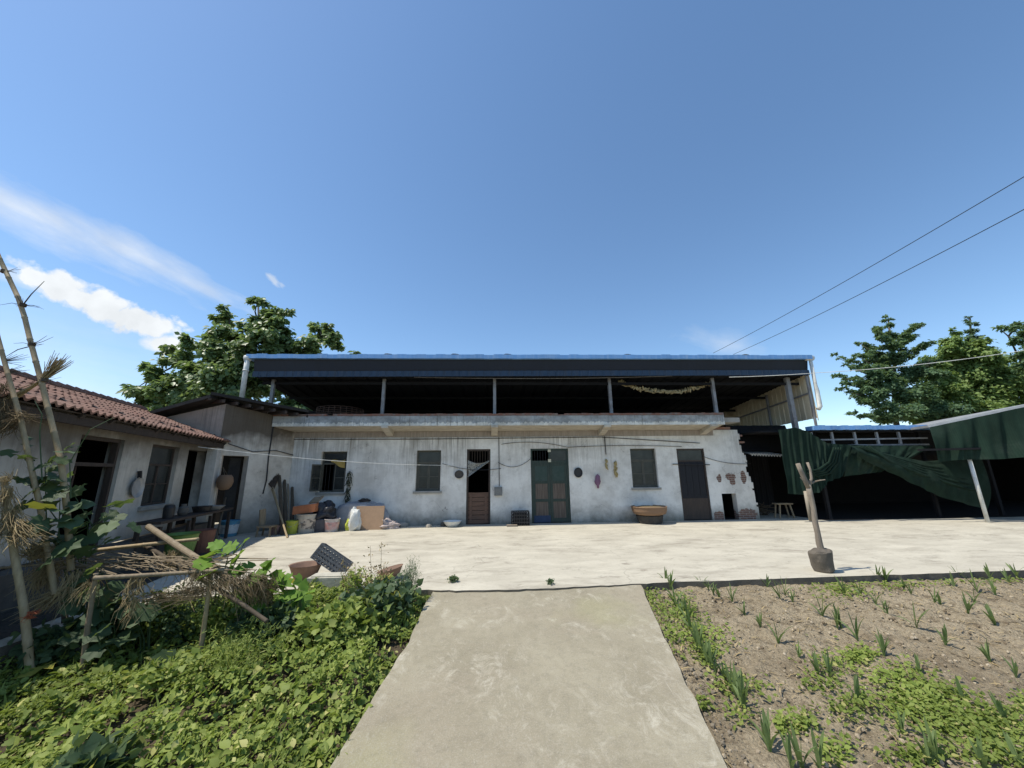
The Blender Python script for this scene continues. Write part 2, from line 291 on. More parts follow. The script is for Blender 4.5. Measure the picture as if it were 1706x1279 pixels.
def lmesh(name, mat, parts, parent=None, loc=(0, 0, 0)):
    """parts: list of (template verts kx3, template faces, P nx3, Nrm nx3, dirs nx3, size n)"""
    Vs = []; Fs = []; b = 0
    for tv, tf, P, N, D, s_ in parts:
        N = N/np.linalg.norm(N, axis=1, keepdims=True); D = D-N*(D*N).sum(1, keepdims=True); D = D/(np.linalg.norm(D, axis=1, keepdims=True)+1e-9); X = np.cross(D, N)
        tv = np.array(tv, float); n, k = len(P), len(tv)
        V = P[:, None]+s_[:, None, None]*(X[:, None]*tv[None, :, 0:1]+D[:, None]*tv[None, :, 1:2]+N[:, None]*tv[None, :, 2:3])
        Vs.append(V.reshape(-1, 3)); base = (b+np.arange(n)*k)
        for f in tf: Fs.append((len(f), (base[:, None]+np.array(f)[None])))
        b += n*k
    V = np.concatenate(Vs); off = root(parent).location if parent else Vector(loc); V = V-np.array(off)
    me = bpy.data.meshes.new(name); faces = [tuple(r) for L, A in Fs for r in A.tolist()]; me.from_pydata(V.tolist(), [], faces); me.materials.append(mat); me.polygons.foreach_set('use_smooth', [len(parts[0][0]) < 11 or len(parts[0][0]) > 12]*len(me.polygons)); me.update()
    o = bpy.data.objects.new(name, me); COL.objects.link(o)
    if parent: o.parent = parent
    else: o.location = off
    return o
LEAF = ([(0, 0, 0), (.27, .28, .07), (.30, .55, .05), (0, 1, -.12), (-.30, .55, .05), (-.27, .28, .07), (0, .5, -.03)], [(0, 1, 6), (1, 2, 6), (2, 3, 6), (3, 4, 6), (4, 5, 6), (5, 0, 6)])
LEAF4 = ([(0, 0, 0), (.3, .45, .08), (0, 1, -.1), (-.3, .45, .08)], [(0, 1, 2), (0, 2, 3)])
HEART = ([(0, .12, 0), (.22, 0, .05), (.42, .2, .07), (.38, .5, .04), (0, 1, -.14), (-.38, .5, .04), (-.42, .2, .07), (-.22, 0, .05), (0, .45, -.04)], [(0, 1, 8), (1, 2, 8), (2, 3, 8), (3, 4, 8), (4, 5, 8), (5, 6, 8), (6, 7, 8), (7, 0, 8)])
def _big():
    v = [(0, .35, -.03)]; R = [.34, .50, .40, .52, .42, .56, .46, .58, .46, .56, .42, .52, .40, .50]
    for i in range(14):
        a = -math.pi/2+.25+(2*math.pi-.5)*i/13; r = R[i]; v.append((r*math.cos(a), .42+r*math.sin(a), .05*math.sin(i*2.1)-.12*r*(1 if i % 2 else .4)))
    return v, [(0, i, i+1) for i in range(1, 14)]
BIG = _big(); BLADE = ([(-.06, 0, 0), (.06, 0, 0), (.05, .5, .03), (-.05, .5, .03), (0, 1, -.1)], [(0, 1, 2, 3), (3, 2, 4)])
def rv(n): v = rng.normal(size=(n, 3)); return v/np.linalg.norm(v, axis=1, keepdims=True)
def V3(*a): return np.array(a, float)

# ---------------------------------------------------------------- world and sun
W = bpy.data.worlds.new('World'); S.world = W; W.use_nodes = True; wt = W.node_tree; wt.nodes.clear()
SD = Vector((-.52, -.10, 1)).normalized(); EL = math.asin(SD.z); AZ = math.atan2(SD.x, SD.y)
class GW(G):
    def __init__(s): s.t = wt; s._c = None
g = GW(); sky = g.n('TexSky', sky_type='NISHITA', sun_disc=False, sun_elevation=EL, sun_rotation=AZ); sky.altitude = 300; sky.air_density = 1.0; sky.dust_density = .4; sky.ozone_density = 2.2
dirv = g.gen()
def blobmask(px, py, w, h, rot, nscale, soft, amp, gain=1., stretch=1.):
    """a cloud in a fixed compass direction: elliptical patch broken up by noise"""
    c = ray(px, py).normalized(); e = Vector((c.y, -c.x, 0)).normalized(); u = e.cross(c)
    e2 = e*math.cos(rot)+u*math.sin(rot); u2 = u*math.cos(rot)-e*math.sin(rot)
    def dot(v, q):
        x = g.n('VectorMath', operation='DOT_PRODUCT'); g.put(x.inputs[0], q); x.inputs[1].default_value = v; return x.outputs['Value']
    a = dot(e2, dirv); b = dot(u2, dirv); f = dot(c, dirv)
    nn = g.noise(g.map(g.comb(a, g.m('MULTIPLY', b, stretch), f), (1, 1, 1)), nscale, 9, .58, .15)
    d = g.m('ADD', g.m('POWER', g.m('ABSOLUTE', g.m('DIVIDE', a, w)), 2.), g.m('POWER', g.m('ABSOLUTE', g.m('DIVIDE', b, h)), 2.))
    k = g.m('SUBTRACT', 1., g.m('SQRT', d)); k = g.m('ADD', k, g.m('MULTIPLY', g.m('SUBTRACT', nn, .5), amp))
    k = g.m('MULTIPLY', g.rng(k, .05, .05+soft), g.rng(f, .4, .5)); return g.m('MULTIPLY', k, gain), nn
masks = [blobmask(108, 488, .075, .030, -.30, 13, .34, 3.2, .95), blobmask(178, 520, .085, .036, -.30, 13, .34, 3.2, .95), blobmask(252, 538, .06, .030, -.05, 15, .34, 3.0, .95), blobmask(290, 575, .055, .022, .12, 14, .5, 2.4, .95), blobmask(60, 470, .07, .016, -.15, 16, .8, 1.6, .6, 2),
         blobmask(60, 362, .24, .045, -.22, 7, 1.1, 2.0, .66, 3), blobmask(250, 432, .22, .032, -.28, 8, 1.0, 1.7, .6, 3), blobmask(458, 467, .022, .009, -.6, 40, .7, 2., .5, 2),
         blobmask(30, 560, .35, .09, -.05, 5, 1.1, 1.6, .28, 4), blobmask(1205, 570, .10, .035, -.4, 12, .9, 1.6, .28, 2), blobmask(130, 640, .30, .05, -.1, 6, 1., 1.5, .3, 4)]
tot = None
for k, _ in masks: tot = k if tot is None else g.m('MAXIMUM', tot, k)
sh = g.rng(masks[1][1], .3, .62, .82, 1.)
cc = g.n('VectorMath', operation='SCALE'); g.put(cc.inputs[0], (6.2, 6.4, 6.5)); g.put(cc.inputs['Scale'], sh)
skyc = sky.outputs[0]
bc = g.n('HueSaturation'); bc.inputs['Hue'].default_value = .4965; bc.inputs['Saturation'].default_value = 1.08; bc.inputs['Value'].default_value = 1.2; g.put(bc.inputs['Color'], skyc)
fin = g.mix(tot, bc.outputs[0], cc.outputs[0]); bg = g.n('Background'); g.put(bg.inputs[0], fin); bg.inputs[1].default_value = .15
wo = g.n('OutputWorld'); wt.links.new(bg.outputs[0], wo.inputs[0])
sl = bpy.data.lights.new('sun', 'SUN'); sl.energy = 4.8; sl.angle = rad(.55); sl.color = (1, .94, .82); so = bpy.data.objects.new('sun', sl); COL.objects.link(so); so.rotation_euler = SD.to_track_quat('Z', 'Y').to_euler(); so.location = (0, 0, 30)
S.view_settings.view_transform = 'Standard'; S.view_settings.look = 'None'; S.view_settings.exposure = .08; S.view_settings.gamma = 1
S.cycles.max_bounces = 7; S.cycles.diffuse_bounces = 4; S.cycles.transparent_max_bounces = 6

# ---------------------------------------------------------------- ground
struct(MB().quad((-900, -900, -.9), (900, -900, -.9), (900, 900, -.9), (-900, 900, -.9)).build('ground', M_earth))
RE = [(548, 1279), (600, 1200), (640, 1133), (683, 1065), (705, 1012), (722, 984)]; RR = [(1212, 1279), (1150, 1150), (1108, 1063), (1084, 1012), (1067, 971)]
RLp = [gs(*p, -.02) for p in RE]; RRp = [gs(*p, -.02) for p in RR]
def interp(pts, y):
    for a, b in zip(pts, pts[1:]):
        if a.y <= y <= b.y: return a.x+(b.x-a.x)*(y-a.y)/(b.y-a.y)
    return pts[0].x-(pts[0].y-y)*.02 if y < pts[0].y else pts[-1].x
mb = MB(); ys = [-2, 0, 1]+[1.6+.11*i for i in range(42)]; ys = [y for y in ys if y < 6.03]+[6.03]
L = []; R = []
for i, y in enumerate(ys):
    j = .02*noise.noise((y*4, 1, 0))+.012*noise.noise((y*13, 1, 0)); k = .02*noise.noise((y*4, 9, 0))+.012*noise.noise((y*13, 6, 0))
    L.append((interp(RLp, y)+j, y)); R.append((interp(RRp, y)+k, y))
mb.prism([(x, y) for x, y in L]+[(x, y) for x, y in R[::-1]], lambda p: soil(p[1], -.02)-.35, lambda p: soil(p[1], -.02)); struct(mb.build('driveway', M_ramp))
# yard slab, front edge a little ragged where it meets the driveway
edge = []
for i in range(0, 211):
    x = -4.4+i*.1; y = 6.0+.035*noise.noise((x*1.6, 3, 0))+.02*noise.noise((x*6, 3, 0))+(.02*x if x > 2.3 else 0)
    if -0.85 < x < 2.3: y += -.10*(1-abs((x-.3)/1.6)) + .03*noise.noise((x*9, 1, 4))
    edge.append((x, y))
poly = edge+[(26, 6.4), (26, 30), (-14, 30), (-14, 1.5), (-5.1, 1.5), (-4.85, 4.2), (-4.75, 5.2)]
yo = struct(MB().prism(poly, -.75, 0).build('yard', M_yard)); yo.data.materials.append(simple('kerb_face', (.10, .088, .07), (.16, .145, .12), 6, .95, .7))
for p_ in yo.data.polygons: p_.material_index = 0 if abs(p_.normal.z) > .5 else 1
struct(MB().quad((-9.5, 2.5, .004), (-5.15, 2.5, .004), (-5.0, 4.4, .004), (-5.3, 6.5, .004), (-5.9, 9.2, .004), (-7, 11, .004)).build('wing_shade_sheet', mk_soil('painted_shade', (.075, .068, .058), (.11, .10, .085), (.04, .037, .032))))  # dark sheet on the concrete paints the deep shade beside the wing
# field and garden soil: uneven grids
def soilgrid(name, mat, x0, x1, y0, y1, nx, ny, amp, off, clipf=None):
    def fn(u, v):
        x = x0+(x1-x0)*u; y = y0+(y1-y0)*v
        return (x, y, soil(y)+off+amp*(noise.noise((x*1.7, y*1.7, 2))*.6+noise.noise((x*5, y*5, 5))*.55+noise.noise((x*14, y*14, 1))*.35+noise.noise((x*33, y*33, 1))*.18))
    return struct(MB().grid(fn, nx, ny).build(name, mat, smooth=True))
soilgrid('field_soil', M_soil, 1.15, 14, .8, 6.02+.08, 420, 190, .05, 0.); soilgrid('garden_soil', M_gsoil, -5.0, -.55, .6, 6.05, 110, 120, .05, -.02)

# ---------------------------------------------------------------- farmhouse
YF = 13.2
FH = thing('farmhouse', (0.8, YF, 0), 'long single storey whitewashed farmhouse with stained walls and a brick edged parapet', 'house')
OX = 0.8
def fx(px, py): return gy(px, py, YF)
def rect(x0, y0, x1, y1):
    a = fx(x0, y1); b = fx(x1, y1); c = fx(x0, y0); d = fx(x1, y0); return ((a.x+c.x)/2, (b.x+d.x)/2, (a.z+b.z)/2, (c.z+d.z)/2)
w1 = rect(533, 752, 576, 820); w2 = rect(693, 750, 734, 818); w3 = rect(1052, 747, 1095, 812)
d1 = rect(777, 748, 817, 871); d2 = rect(885, 747, 949, 871); d3 = rect(1133, 747, 1180, 867); hole = rect(1205, 822, 1229, 866)
for q in (w1, w2, w3, d1, d2, d3, hole): print('open', [round(k, 2) for k in q])
def fl(q): return (q[0], q[1], 0.0, q[3])
holes = [w1, w2, w3, fl(d1), fl(d2), fl(d3), fl(hole)]
ZT = 2.86; XR = 8.62
MB().wall((0, YF), (1, 0), [-6.75, XR], [0, ZT], [(h[0], h[1], h[2], h[3]) for h in holes if h[0] < XR], .24, (0, 1)).build('facade_wall', M_white, FH)
# broken wall end: brick-stepped ragged edge, and the higher stub beside the parapet
cols = [XR+.001+.0575*i for i in range(0, 13)]; rows = [.068*i for i in range(0, 46)]; kill = []
for j in range(45):
    z = rows[j]; e = 9.16-.05*z+.07*noise.noise((z*1.7, 0, 3))+.05*noise.noise((z*6, 7, 3))+rnd.uniform(-.03, .03)
    if z > 1.35: e -= .10
    if z > 2.05: e -= .05
    kill.append((e, 12, z, z+.068))
us = cols; mbk = MB().wall((0, YF), (1, 0), cols, rows, [(c0, c1, z0, z1) for (e, _, z0, z1) in kill for c0, c1 in [(min([c for c in cols if c >= e] or [cols[-1]]), cols[-1])] if c1 > c0], .24, (0, 1))
mbk.build('broken_wall_end', M_white, FH)
for z, x in ((2.86, 8.97), (2.62, 9.02), (2.14, 8.98), (1.95, 9.0)): MB().box(x-.16, x+.06, YF+.03, YF+.15, z-.03, z+.028).build('exposed_brick', M_white if z < 2.2 else M_brick2, FH)
MB().box(8.02, 8.62, YF+.03, YF+.2, 3.062, 3.17).build('brick_course', M_brick2, FH)
MB().box(-6.75, 7.94, YF-.004, YF+.2, ZT+.002, 3.06).build('ring_beam', M_beam, FH)
MB().box(7.943, XR-.002, YF, YF+.24, ZT+.002, 3.06).build('wall_top', M_white, FH)
PY = 12.45
mb = MB(); mb.slab([(-6.95, PY+.03, 3.17), (-6.95, YF-.01, 3.064), (7.93, YF-.01, 3.064), (7.93, PY+.03, 3.17)], .02); mb.build('soffit', M_soff, FH)
def ragtop(u, v):
    x = -7.0+14.95*u; return (x, PY-.003+.012*noise.noise((x*3, v*5, 1)), 3.165+(3.49-3.165)*v)
mb = MB().grid(ragtop, 220, 5); mb.box(-7, 7.95, PY+.012, PY+.14, 3.172, 3.488); mb.box(7.94, 7.95, PY, PY+.7, 3.17, 3.49); mb.build('parapet', M_par, FH)
mb = MB(); x = -7.0
while x < 7.9:
    w = rnd.choice([.23, .23, .115, .2]); w = min(w, 7.95-x); k = rnd.random()
    mb.box(x-.001, x+w+.001 if k > .5 else x+w, PY-.012+rnd.uniform(-.012, .012), PY+.15, 3.495, (3.562 if k > .06 else 3.52)+rnd.uniform(-.012, .012))
    x += w
mb.build('brick_coping', M_cap, FH)
for px in (641, 824, 1012, 1190):
    x = gy(px, 712, PY).x; T = None
    mb = MB(); b = len(mb.v); w = .11
    P = [(PY+.02, 3.175), (PY-.05, 3.175), (PY-.05, 3.10), (YF-.01, 2.90), (YF-.01, 3.06)]
    mb.v += [(x-w, a, c) for a, c in P]+[(x+w, a, c) for a, c in P]; mb.f += [(0, 1, 2, 3, 4), (9, 8, 7, 6, 5)]+[(i, i+5, (i+1) % 5+5, (i+1) % 5) for i in range(5)]
    mb.build('bracket', M_soff, FH)
MB().box(-6.9, 8.6, PY+.16, 19.2, 3.26, 3.42).build('roof_slab', M_concrete, FH)
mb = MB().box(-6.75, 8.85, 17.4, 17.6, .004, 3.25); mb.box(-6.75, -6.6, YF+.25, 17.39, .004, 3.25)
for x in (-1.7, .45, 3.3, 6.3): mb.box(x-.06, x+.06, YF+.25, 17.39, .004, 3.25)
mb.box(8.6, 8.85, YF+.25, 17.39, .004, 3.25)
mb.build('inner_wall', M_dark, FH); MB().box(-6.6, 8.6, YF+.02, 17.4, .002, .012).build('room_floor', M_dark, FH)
def window(q, opens=None, bars=True, label=None, curtain=None):
    x0, x1, z0, z1 = q; y = YF+.11; f = MB(); t = .05; zt = z1-(z1-z0)*.30
    for a, b, c, d in ((x0, x0+t, z0, z1), (x1-t, x1, z0, z1), (x0+t, x1-t, z0, z0+t), (x0+t, x1-t, z1-t, z1), (x0+t, x1-t, zt-t/2, zt+t/2)): f.box(a, b, y, y+.07, c, d)
    W_ = f.build('window', M_frame, FH)
    if label: W_['label'] = label
    xm = (x0+x1)/2
    s = MB()
    for xa, xb, op in ((x0+t, xm, opens and opens[0]), (xm, x1-t, opens and opens[1])):
        if op:
            hinge = xa if xa == x0+t else xb; sg = -1 if xa == x0+t else 1; a = rad(op)
            T = lambda p, h=hinge, a=a, sg=sg: Vector((h+(p.x)*math.cos(a)*(-sg), YF-.02-abs(p.x)*math.sin(a)+p.y, p.z))
            w = xb-xa
            for A in ((0, .04, z0+t, zt-t/2), (w-.04, w, z0+t, zt-t/2), (.04, w-.04, z0+t, z0+t+.04), (.04, w-.04, zt-t/2-.04, zt-t/2), (.04, w-.04, (z0+zt)/2-.012, (z0+zt)/2+.012)): s.box(A[0], A[1], 0, .035, A[2], A[3], T)
            p = MB().box(.04, w-.04, .014, .02, z0+t+.04, zt-t/2-.04, T); p.build('pane', M_glass, W_)
        else:
            for A in ((xa+.002, xa+.04, z0+t, zt-t/2), (xb-.04, xb-.002, z0+t, zt-t/2), (xa+.04, xb-.04, z0+t, z0+t+.04), (xa+.04, xb-.04, zt-t/2-.04, zt-t/2), (xa+.04, xb-.04, (z0+zt)/2-.012, (z0+zt)/2+.012)): s.box(A[0], A[1], y+.015, y+.05, A[2], A[3])
            MB().box(xa+.04, xb-.04, y+.03, y+.036, z0+t+.04, zt-t/2-.04).build('pane', M_glass, W_)
    s.build('sash', M_frame, W_)
    MB().box(x0+t, x1-t, y+.03, y+.036, zt+t/2, z1-t).build('pane', M_glass, W_)
    if bars:
        b = MB(); n = 7
        for i in range(1, n): x = x0+(x1-x0)*i/n; b.tube([(x, y+.10, z0), (x, y+.10, z1)], .008, 6)
        b.build('iron_bar', M_black, W_)
    MB().box(x0-.06, x1+.06, YF-.05, YF+.066, z0-.075, z0-.003).build('sill', M_concrete, W_)
    return W_
wn1 = window(w1, (118, 0), True, 'window with its left sash swung open')
wn2 = window(w2, None, True); wn3 = window(w3, None, True)
mb = MB(); x1 = w1[1]; z = w1[2]+.62; mb.grid(lambda u, v: (x1-.52+.46*u, YF+.03+.02*math.sin(9*u), z+.42-.30*u*0+.02*math.sin(7*u)-v*(.06+.22*u)), 14, 5); mb.build('hanging_rag', flat('yellow_cloth', (.42, .30, .09), .9), wn1)
# half door with the net swag
def frame(q, name, t=.06, m_=M_dwood, parent=FH, label=None, yy=YF):
    x0, x1, z0, z1 = q; f = MB(); y = yy+.03
    f.box(x0, x0+t, y, y+.12, .005, z1); f.box(x1-t, x1, y, y+.12, .005, z1); f.box(x0+t, x1-t, y, y+.12, z1-t, z1); o = f.build(name, m_, parent)
    if label: o['label'] = label
    return o
D1 = frame(d1, 'door', label='half height plank door under a torn net')
x0, x1, _, z1 = d1; zl = .98
mb = MB(); nb = 7
for i in range(nb):
    a = zl*i/nb+.02; mb.box(x0+.065, x1-.065, YF+.06, YF+.09, a, a+zl/nb-.012)
mb.box(x0+.11, x0+.19, YF+.035, YF+.059, .03, zl-.02); mb.box(x1-.19, x1-.11, YF+.035, YF+.059, .03, zl-.02); mb.box(x0+.065, x1-.065, YF+.05, YF+.1, zl-.01, zl+.03); mb.build('half_leaf', M_plank, D1)
mb = MB()
for i in range(1, 9): x = x0+(x1-x0)*i/9; mb.tube([(x, YF+.1, z1-.45), (x, YF+.1, z1-.06)], .011, 6)
mb.box(x0+.06, x1-.06, YF+.08, YF+.12, z1-.49, z1-.45); mb.build('fanlight', M_dwood, D1)
def mk_mesh():
    g = G('torn_net'); o = g.obj(); n = g.noise(g.map(o, (1, 1, 1)), 40, 3, .6); return g.out(g.mix(n, (.36, .36, .33), (.2, .2, .19)), .9, alpha=g.rng(n, .42, .5, .35, 1))
mb = MB(); mb.grid(lambda u, v: (x0+.03+(x1-x0-.06)*u, YF+.015-.03*math.sin(v*6+u*4), z1-.36+.10*math.sin(3.1*u)*0-.20*math.sin(math.pi*u)*(1-v)*.6-v*(.52*(1-u)+.06)), 20, 10); mb.build('net_swag', mk_mesh(), D1, smooth=True)
# double door
D2 = frame(d2, 'double_door', .06, M_green); x0, x1, _, z1 = d2; zt = z1-.46; xm = (x0+x1)/2
mb = MB().box(x0+.06, x1-.06, YF+.04, YF+.12, zt-.03, zt+.05); mb.box(xm-.03, xm+.03, YF+.04, YF+.12, zt+.05, z1-.06); mb.build('transom', M_green, D2)
mb = MB()
for i in range(1, 6): x = x0+.06+(xm-x0-.09)*i/6; mb.tube([(x, YF+.09, zt+.04), (x, YF+.09, z1-.05)], .008, 6)
mb.build('iron_bar', M_black, D2); MB().box(xm+.03, x1-.06, YF+.07, YF+.078, zt+.05, z1-.06).build('pane', M_glass, D2)
for a, b in ((x0+.062, xm-.003), (xm+.003, x1-.062)):
    lf = MB(); y = YF+.05; t = .085
    lf.box(a, a+t, y, y+.045, .02, zt-.032); lf.box(b-t, b, y, y+.045, .02, zt-.032)
    for c in ((.02, .16), (.68, .77), (1.27, 1.36), (zt-.13, zt-.032)): lf.box(a+t, b-t, y, y+.045, c[0], c[1])
    lo = lf.build('leaf', M_green, D2)
    MB().box(a+t, b-t, y+.014, y+.03, .16, .68).build('panel', M_wood, lo); MB().box(a+t, b-t, y+.014, y+.03, .77, 1.27).build('panel', M_wood, lo); MB().box(a+t, b-t, y+.014, y+.02, 1.36, zt-.13).build('pane', simple('green_glass', (.03, .055, .048), (.055, .08, .072), 5, .3, 0), lo)
MB().box(x0+.08, xm-.02, YF+.04, YF+.049, .02, .24).build('kick_plate', flat('blue_paint', (.035, .06, .12)), D2)
PAP = flat('paper', (.6, .56, .42)); MB().box(xm-.05, xm+.05, YF+.01, YF+.039, z1-.12, z1-.03).build('paper_tag', PAP, D2); MB().box(xm-.05, xm+.05, YF+.01, YF+.039, zt-.0, zt+.1).build('paper_tag', PAP, D2)
D3 = frame(d3, 'door', .05, M_dwood, label='dark closed door at the broken wall end'); x0, x1, _, z1 = d3; zt = z1-.42
MB().box(x0+.05, x1-.05, YF+.05, YF+.1, zt-.03, zt+.02).build('transom', M_dwood, D3); MB().box(x0+.05, x1-.05, YF+.07, YF+.078, zt+.02, z1-.05).build('pane', M_glass, D3)
navyw = simple('blue_black_paint', (.012, .013, .018), (.02, .02, .024), 5, .6, .3, (6, 6, .7)); mb = MB()
for i in range(4): a = x0+.055+(x1-x0-.11)*i/4; mb.box(a, a+(x1-x0-.11)/4-.008, YF+.055, YF+.085, .02, zt-.032)
mb.box(x0+.055, x1-.055, YF+.04, YF+.054, .72, .8); mb.build('leaf', navyw, D3)
mb = MB().box(x0+.055, x1-.055, YF+.045, YF+.0535, .03, .715); mb.build('lower_panel', M_dwood, D3)
# wall fittings
a = fx(830, 818); mb = MB().box(a.x-.13, a.x+.13, YF-.09, YF-.002, a.z-.14, a.z+.14); mb.box(a.x-.1, a.x+.1, YF-.1, YF-.091, a.z-.02, a.z+.1); mb.build('meter_box', flat('meter_grey', (.22, .22, .21)), FH)
mb = MB()
def wire(pts, r=.008): mb.tube(pts, r, 5)
def sag(a, b, s, n=14): a, b = Vector(a), Vector(b); return [a.lerp(b, i/n)-Z*(s*4*(i/n)*(1-i/n)) for i in range(n+1)]
y_ = YF-.03
c1 = fx(831, 728); wire([(c1.x, y_, c1.z), (c1.x+.01, y_, 1.2)], .012)
wire(sag((fx(830, 755).x, y_, fx(830, 770).z), (fx(885, 763).x, y_, fx(885, 763).z), .22)); wire(sag((fx(737, 772).x, y_, fx(737, 772).z), (fx(835, 780).x, y_, fx(835, 780).z), .12)); wire(sag((fx(835, 740).x, y_, fx(835, 740).z), (fx(945, 745).x, y_, fx(945, 745).z), -.12)); wire(sag((fx(945, 745).x, y_, fx(945, 745).z), (fx(1135, 744).x, y_, fx(1135, 744).z), -.05)); wire([(fx(473, 730).x, y_, 2.82), (fx(700, 730).x, y_, 2.80), (fx(1000, 727).x, y_, 2.83), (fx(1165, 738).x, y_, fx(1165, 738).z)], .012)
c2 = fx(1009, 760); wire([(c2.x, y_, 2.85), (c2.x+.01, y_, fx(1009, 757).z)], .014); wire(sag((fx(1170, 760).x, y_, fx(1170, 760).z), (fx(1250, 772).x, y_, fx(1250, 772).z), .1)); wire([(fx(1120, 773).x, y_, fx(1120, 773).z), (fx(1182, 774).x, y_, fx(1182, 774).z)], .014)
wire([(fx(471, 728).x+.04, y_, 2.82), (fx(471, 728).x+.03, y_, 1.7)], .014)
mb.build('wall_cable', M_black, FH)

# ---------------------------------------------------------------- rooftop shed
YE = 12.3
RS = thing('rooftop_shed', (1.8, 15.5, 3.42), 'blue metal roof on steel posts covering the flat terrace of the farmhouse', 'shed')
def corr(p0, p1, h0, h1, per=.28, amp=.018, name='x', mat=None, parent=None, nz=1, nd=None):
    """ribbed sheet between bottom line p0-p1 and top line h0-h1"""
    p0, p1, h0, h1 = map(Vector, (p0, p1, h0, h1)); n = (p1-p0).cross(h0-p0).normalized(); Ln = (p1-p0).length; k = int(Ln/per); us = []
    for i in range(k):
        for f, a in ((0, 0), (.62, 0), (.70, 1), (.90, 1)): us.append(((i+f)/k, a))
    us.append((1, 0)); mb = MB(); c = 0
    for j in range(nz+1):
        v = j/nz
        for u, a in us: mb.v.append(tuple(p0.lerp(p1, u).lerp(h0.lerp(h1, u), v)+n*amp*a))
    w = len(us)
    for j in range(nz):
        for i in range(w-1): a = j*w+i; mb.f.append((a, a+1, a+w+1, a+w))
    return mb.build(name, mat, parent)
XL, XRR = -7.75, 11.2
def zb(x): return 4.76+(4.87-4.76)*(x-XL)/(XRR-XL)
def zt_(x): return 5.36+(5.43-5.36)*(x-XL)/(XRR-XL)
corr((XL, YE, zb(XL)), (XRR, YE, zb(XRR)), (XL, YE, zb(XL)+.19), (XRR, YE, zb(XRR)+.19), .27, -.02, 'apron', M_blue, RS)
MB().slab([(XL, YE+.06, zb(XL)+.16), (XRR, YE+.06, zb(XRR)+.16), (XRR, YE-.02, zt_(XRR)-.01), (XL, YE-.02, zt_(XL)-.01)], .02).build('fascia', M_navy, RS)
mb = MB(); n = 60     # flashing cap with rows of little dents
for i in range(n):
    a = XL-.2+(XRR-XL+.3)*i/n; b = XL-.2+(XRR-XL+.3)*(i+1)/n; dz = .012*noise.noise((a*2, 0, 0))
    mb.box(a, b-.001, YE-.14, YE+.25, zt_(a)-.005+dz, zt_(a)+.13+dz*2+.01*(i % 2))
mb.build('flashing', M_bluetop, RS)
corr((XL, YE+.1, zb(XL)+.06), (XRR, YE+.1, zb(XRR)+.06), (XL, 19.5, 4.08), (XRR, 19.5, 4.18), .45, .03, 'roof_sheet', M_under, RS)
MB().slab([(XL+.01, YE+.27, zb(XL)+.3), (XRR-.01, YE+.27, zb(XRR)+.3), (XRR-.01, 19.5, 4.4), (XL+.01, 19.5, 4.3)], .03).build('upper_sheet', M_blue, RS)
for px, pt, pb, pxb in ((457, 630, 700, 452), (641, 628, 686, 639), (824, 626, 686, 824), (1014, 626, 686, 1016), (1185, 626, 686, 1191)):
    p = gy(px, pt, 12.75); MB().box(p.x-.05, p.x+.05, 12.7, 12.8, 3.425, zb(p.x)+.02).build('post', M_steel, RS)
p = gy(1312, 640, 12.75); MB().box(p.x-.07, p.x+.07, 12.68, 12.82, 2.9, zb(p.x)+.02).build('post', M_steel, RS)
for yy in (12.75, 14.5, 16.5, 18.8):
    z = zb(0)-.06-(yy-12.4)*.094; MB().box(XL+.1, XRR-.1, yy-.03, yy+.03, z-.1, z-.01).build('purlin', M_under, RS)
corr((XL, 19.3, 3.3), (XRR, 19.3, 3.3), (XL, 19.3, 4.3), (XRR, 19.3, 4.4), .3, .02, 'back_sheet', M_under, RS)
E0 = XRR-.02
corr((E0, YE+.02, 3.36), (E0, 19.3, 3.2), (E0, YE+.02, zb(E0)+.1), (E0, 19.3, 4.25), .24, .02, 'end_wall', M_cream, RS)
mb = MB().bar((E0-.05, YE+.05, 4.25), (E0-.05, 19, 3.75), .05); mb.box(E0-.1, E0-.03, 14.4, 14.47, 3.3, 4.6); mb.box(E0-.1, E0-.03, YE+.04, YE+.09, 3.1, 4.85); mb.build('end_rail', M_steel, RS)
MB().slab([(E0, YE+.01, 3.3), (E0+.24, YE+.25, 3.3), (E0+.2, YE+.25, 4.85), (E0, YE+.01, 4.9)], .015).build('corner_flashing', M_cream, RS)
g1 = gy(412, 594, YE-.05)
mb = MB().tube([(g1.x+.02, YE-.05, zt_(XL)+.02), (g1.x+.02, YE-.05, 4.95), (g1.x+.03, YE-.05, 3.98)], [.075]*3, 12); mb.tube([(g1.x+.02, YE-.05, 4.98), (g1.x+.02, YE-.05, 4.93)], .09, 12); mb.tube([(g1.x-.06, YE-.05, zt_(XL)+.02), (g1.x+.1, YE-.05, zt_(XL)+.02)], .1, 12); mb.build('downpipe', M_white_pipe, RS, smooth=True)
mb = MB().tube([(XRR+.08, YE-.05, zt_(XRR)+.05), (XRR+.08, YE-.05, 4.5), (XRR+.12, YE-.02, 4.3), (XRR+.13, YE, 3.75), (XRR+.05, YE, 3.66)], [.055, .055, .07, .075, .07], 12); mb.tube([(XRR-.1, YE-.05, zt_(XRR)+.05), (XRR+.18, YE-.05, zt_(XRR)+.05)], .09, 12); mb.build('downpipe', M_white_pipe, RS, smooth=True)
for px in (645, 757, 845, 1046, 1243):
    x = gy(px, 588, YE).x; MB().lathe([(.16, 0), (.13, .05), (.07, .09), (.02, .1)], (x, YE+.05, zt_(x)+.12), 9, 1.5, .6, wob=.2).build('leaf_debris', M_tar, RS)
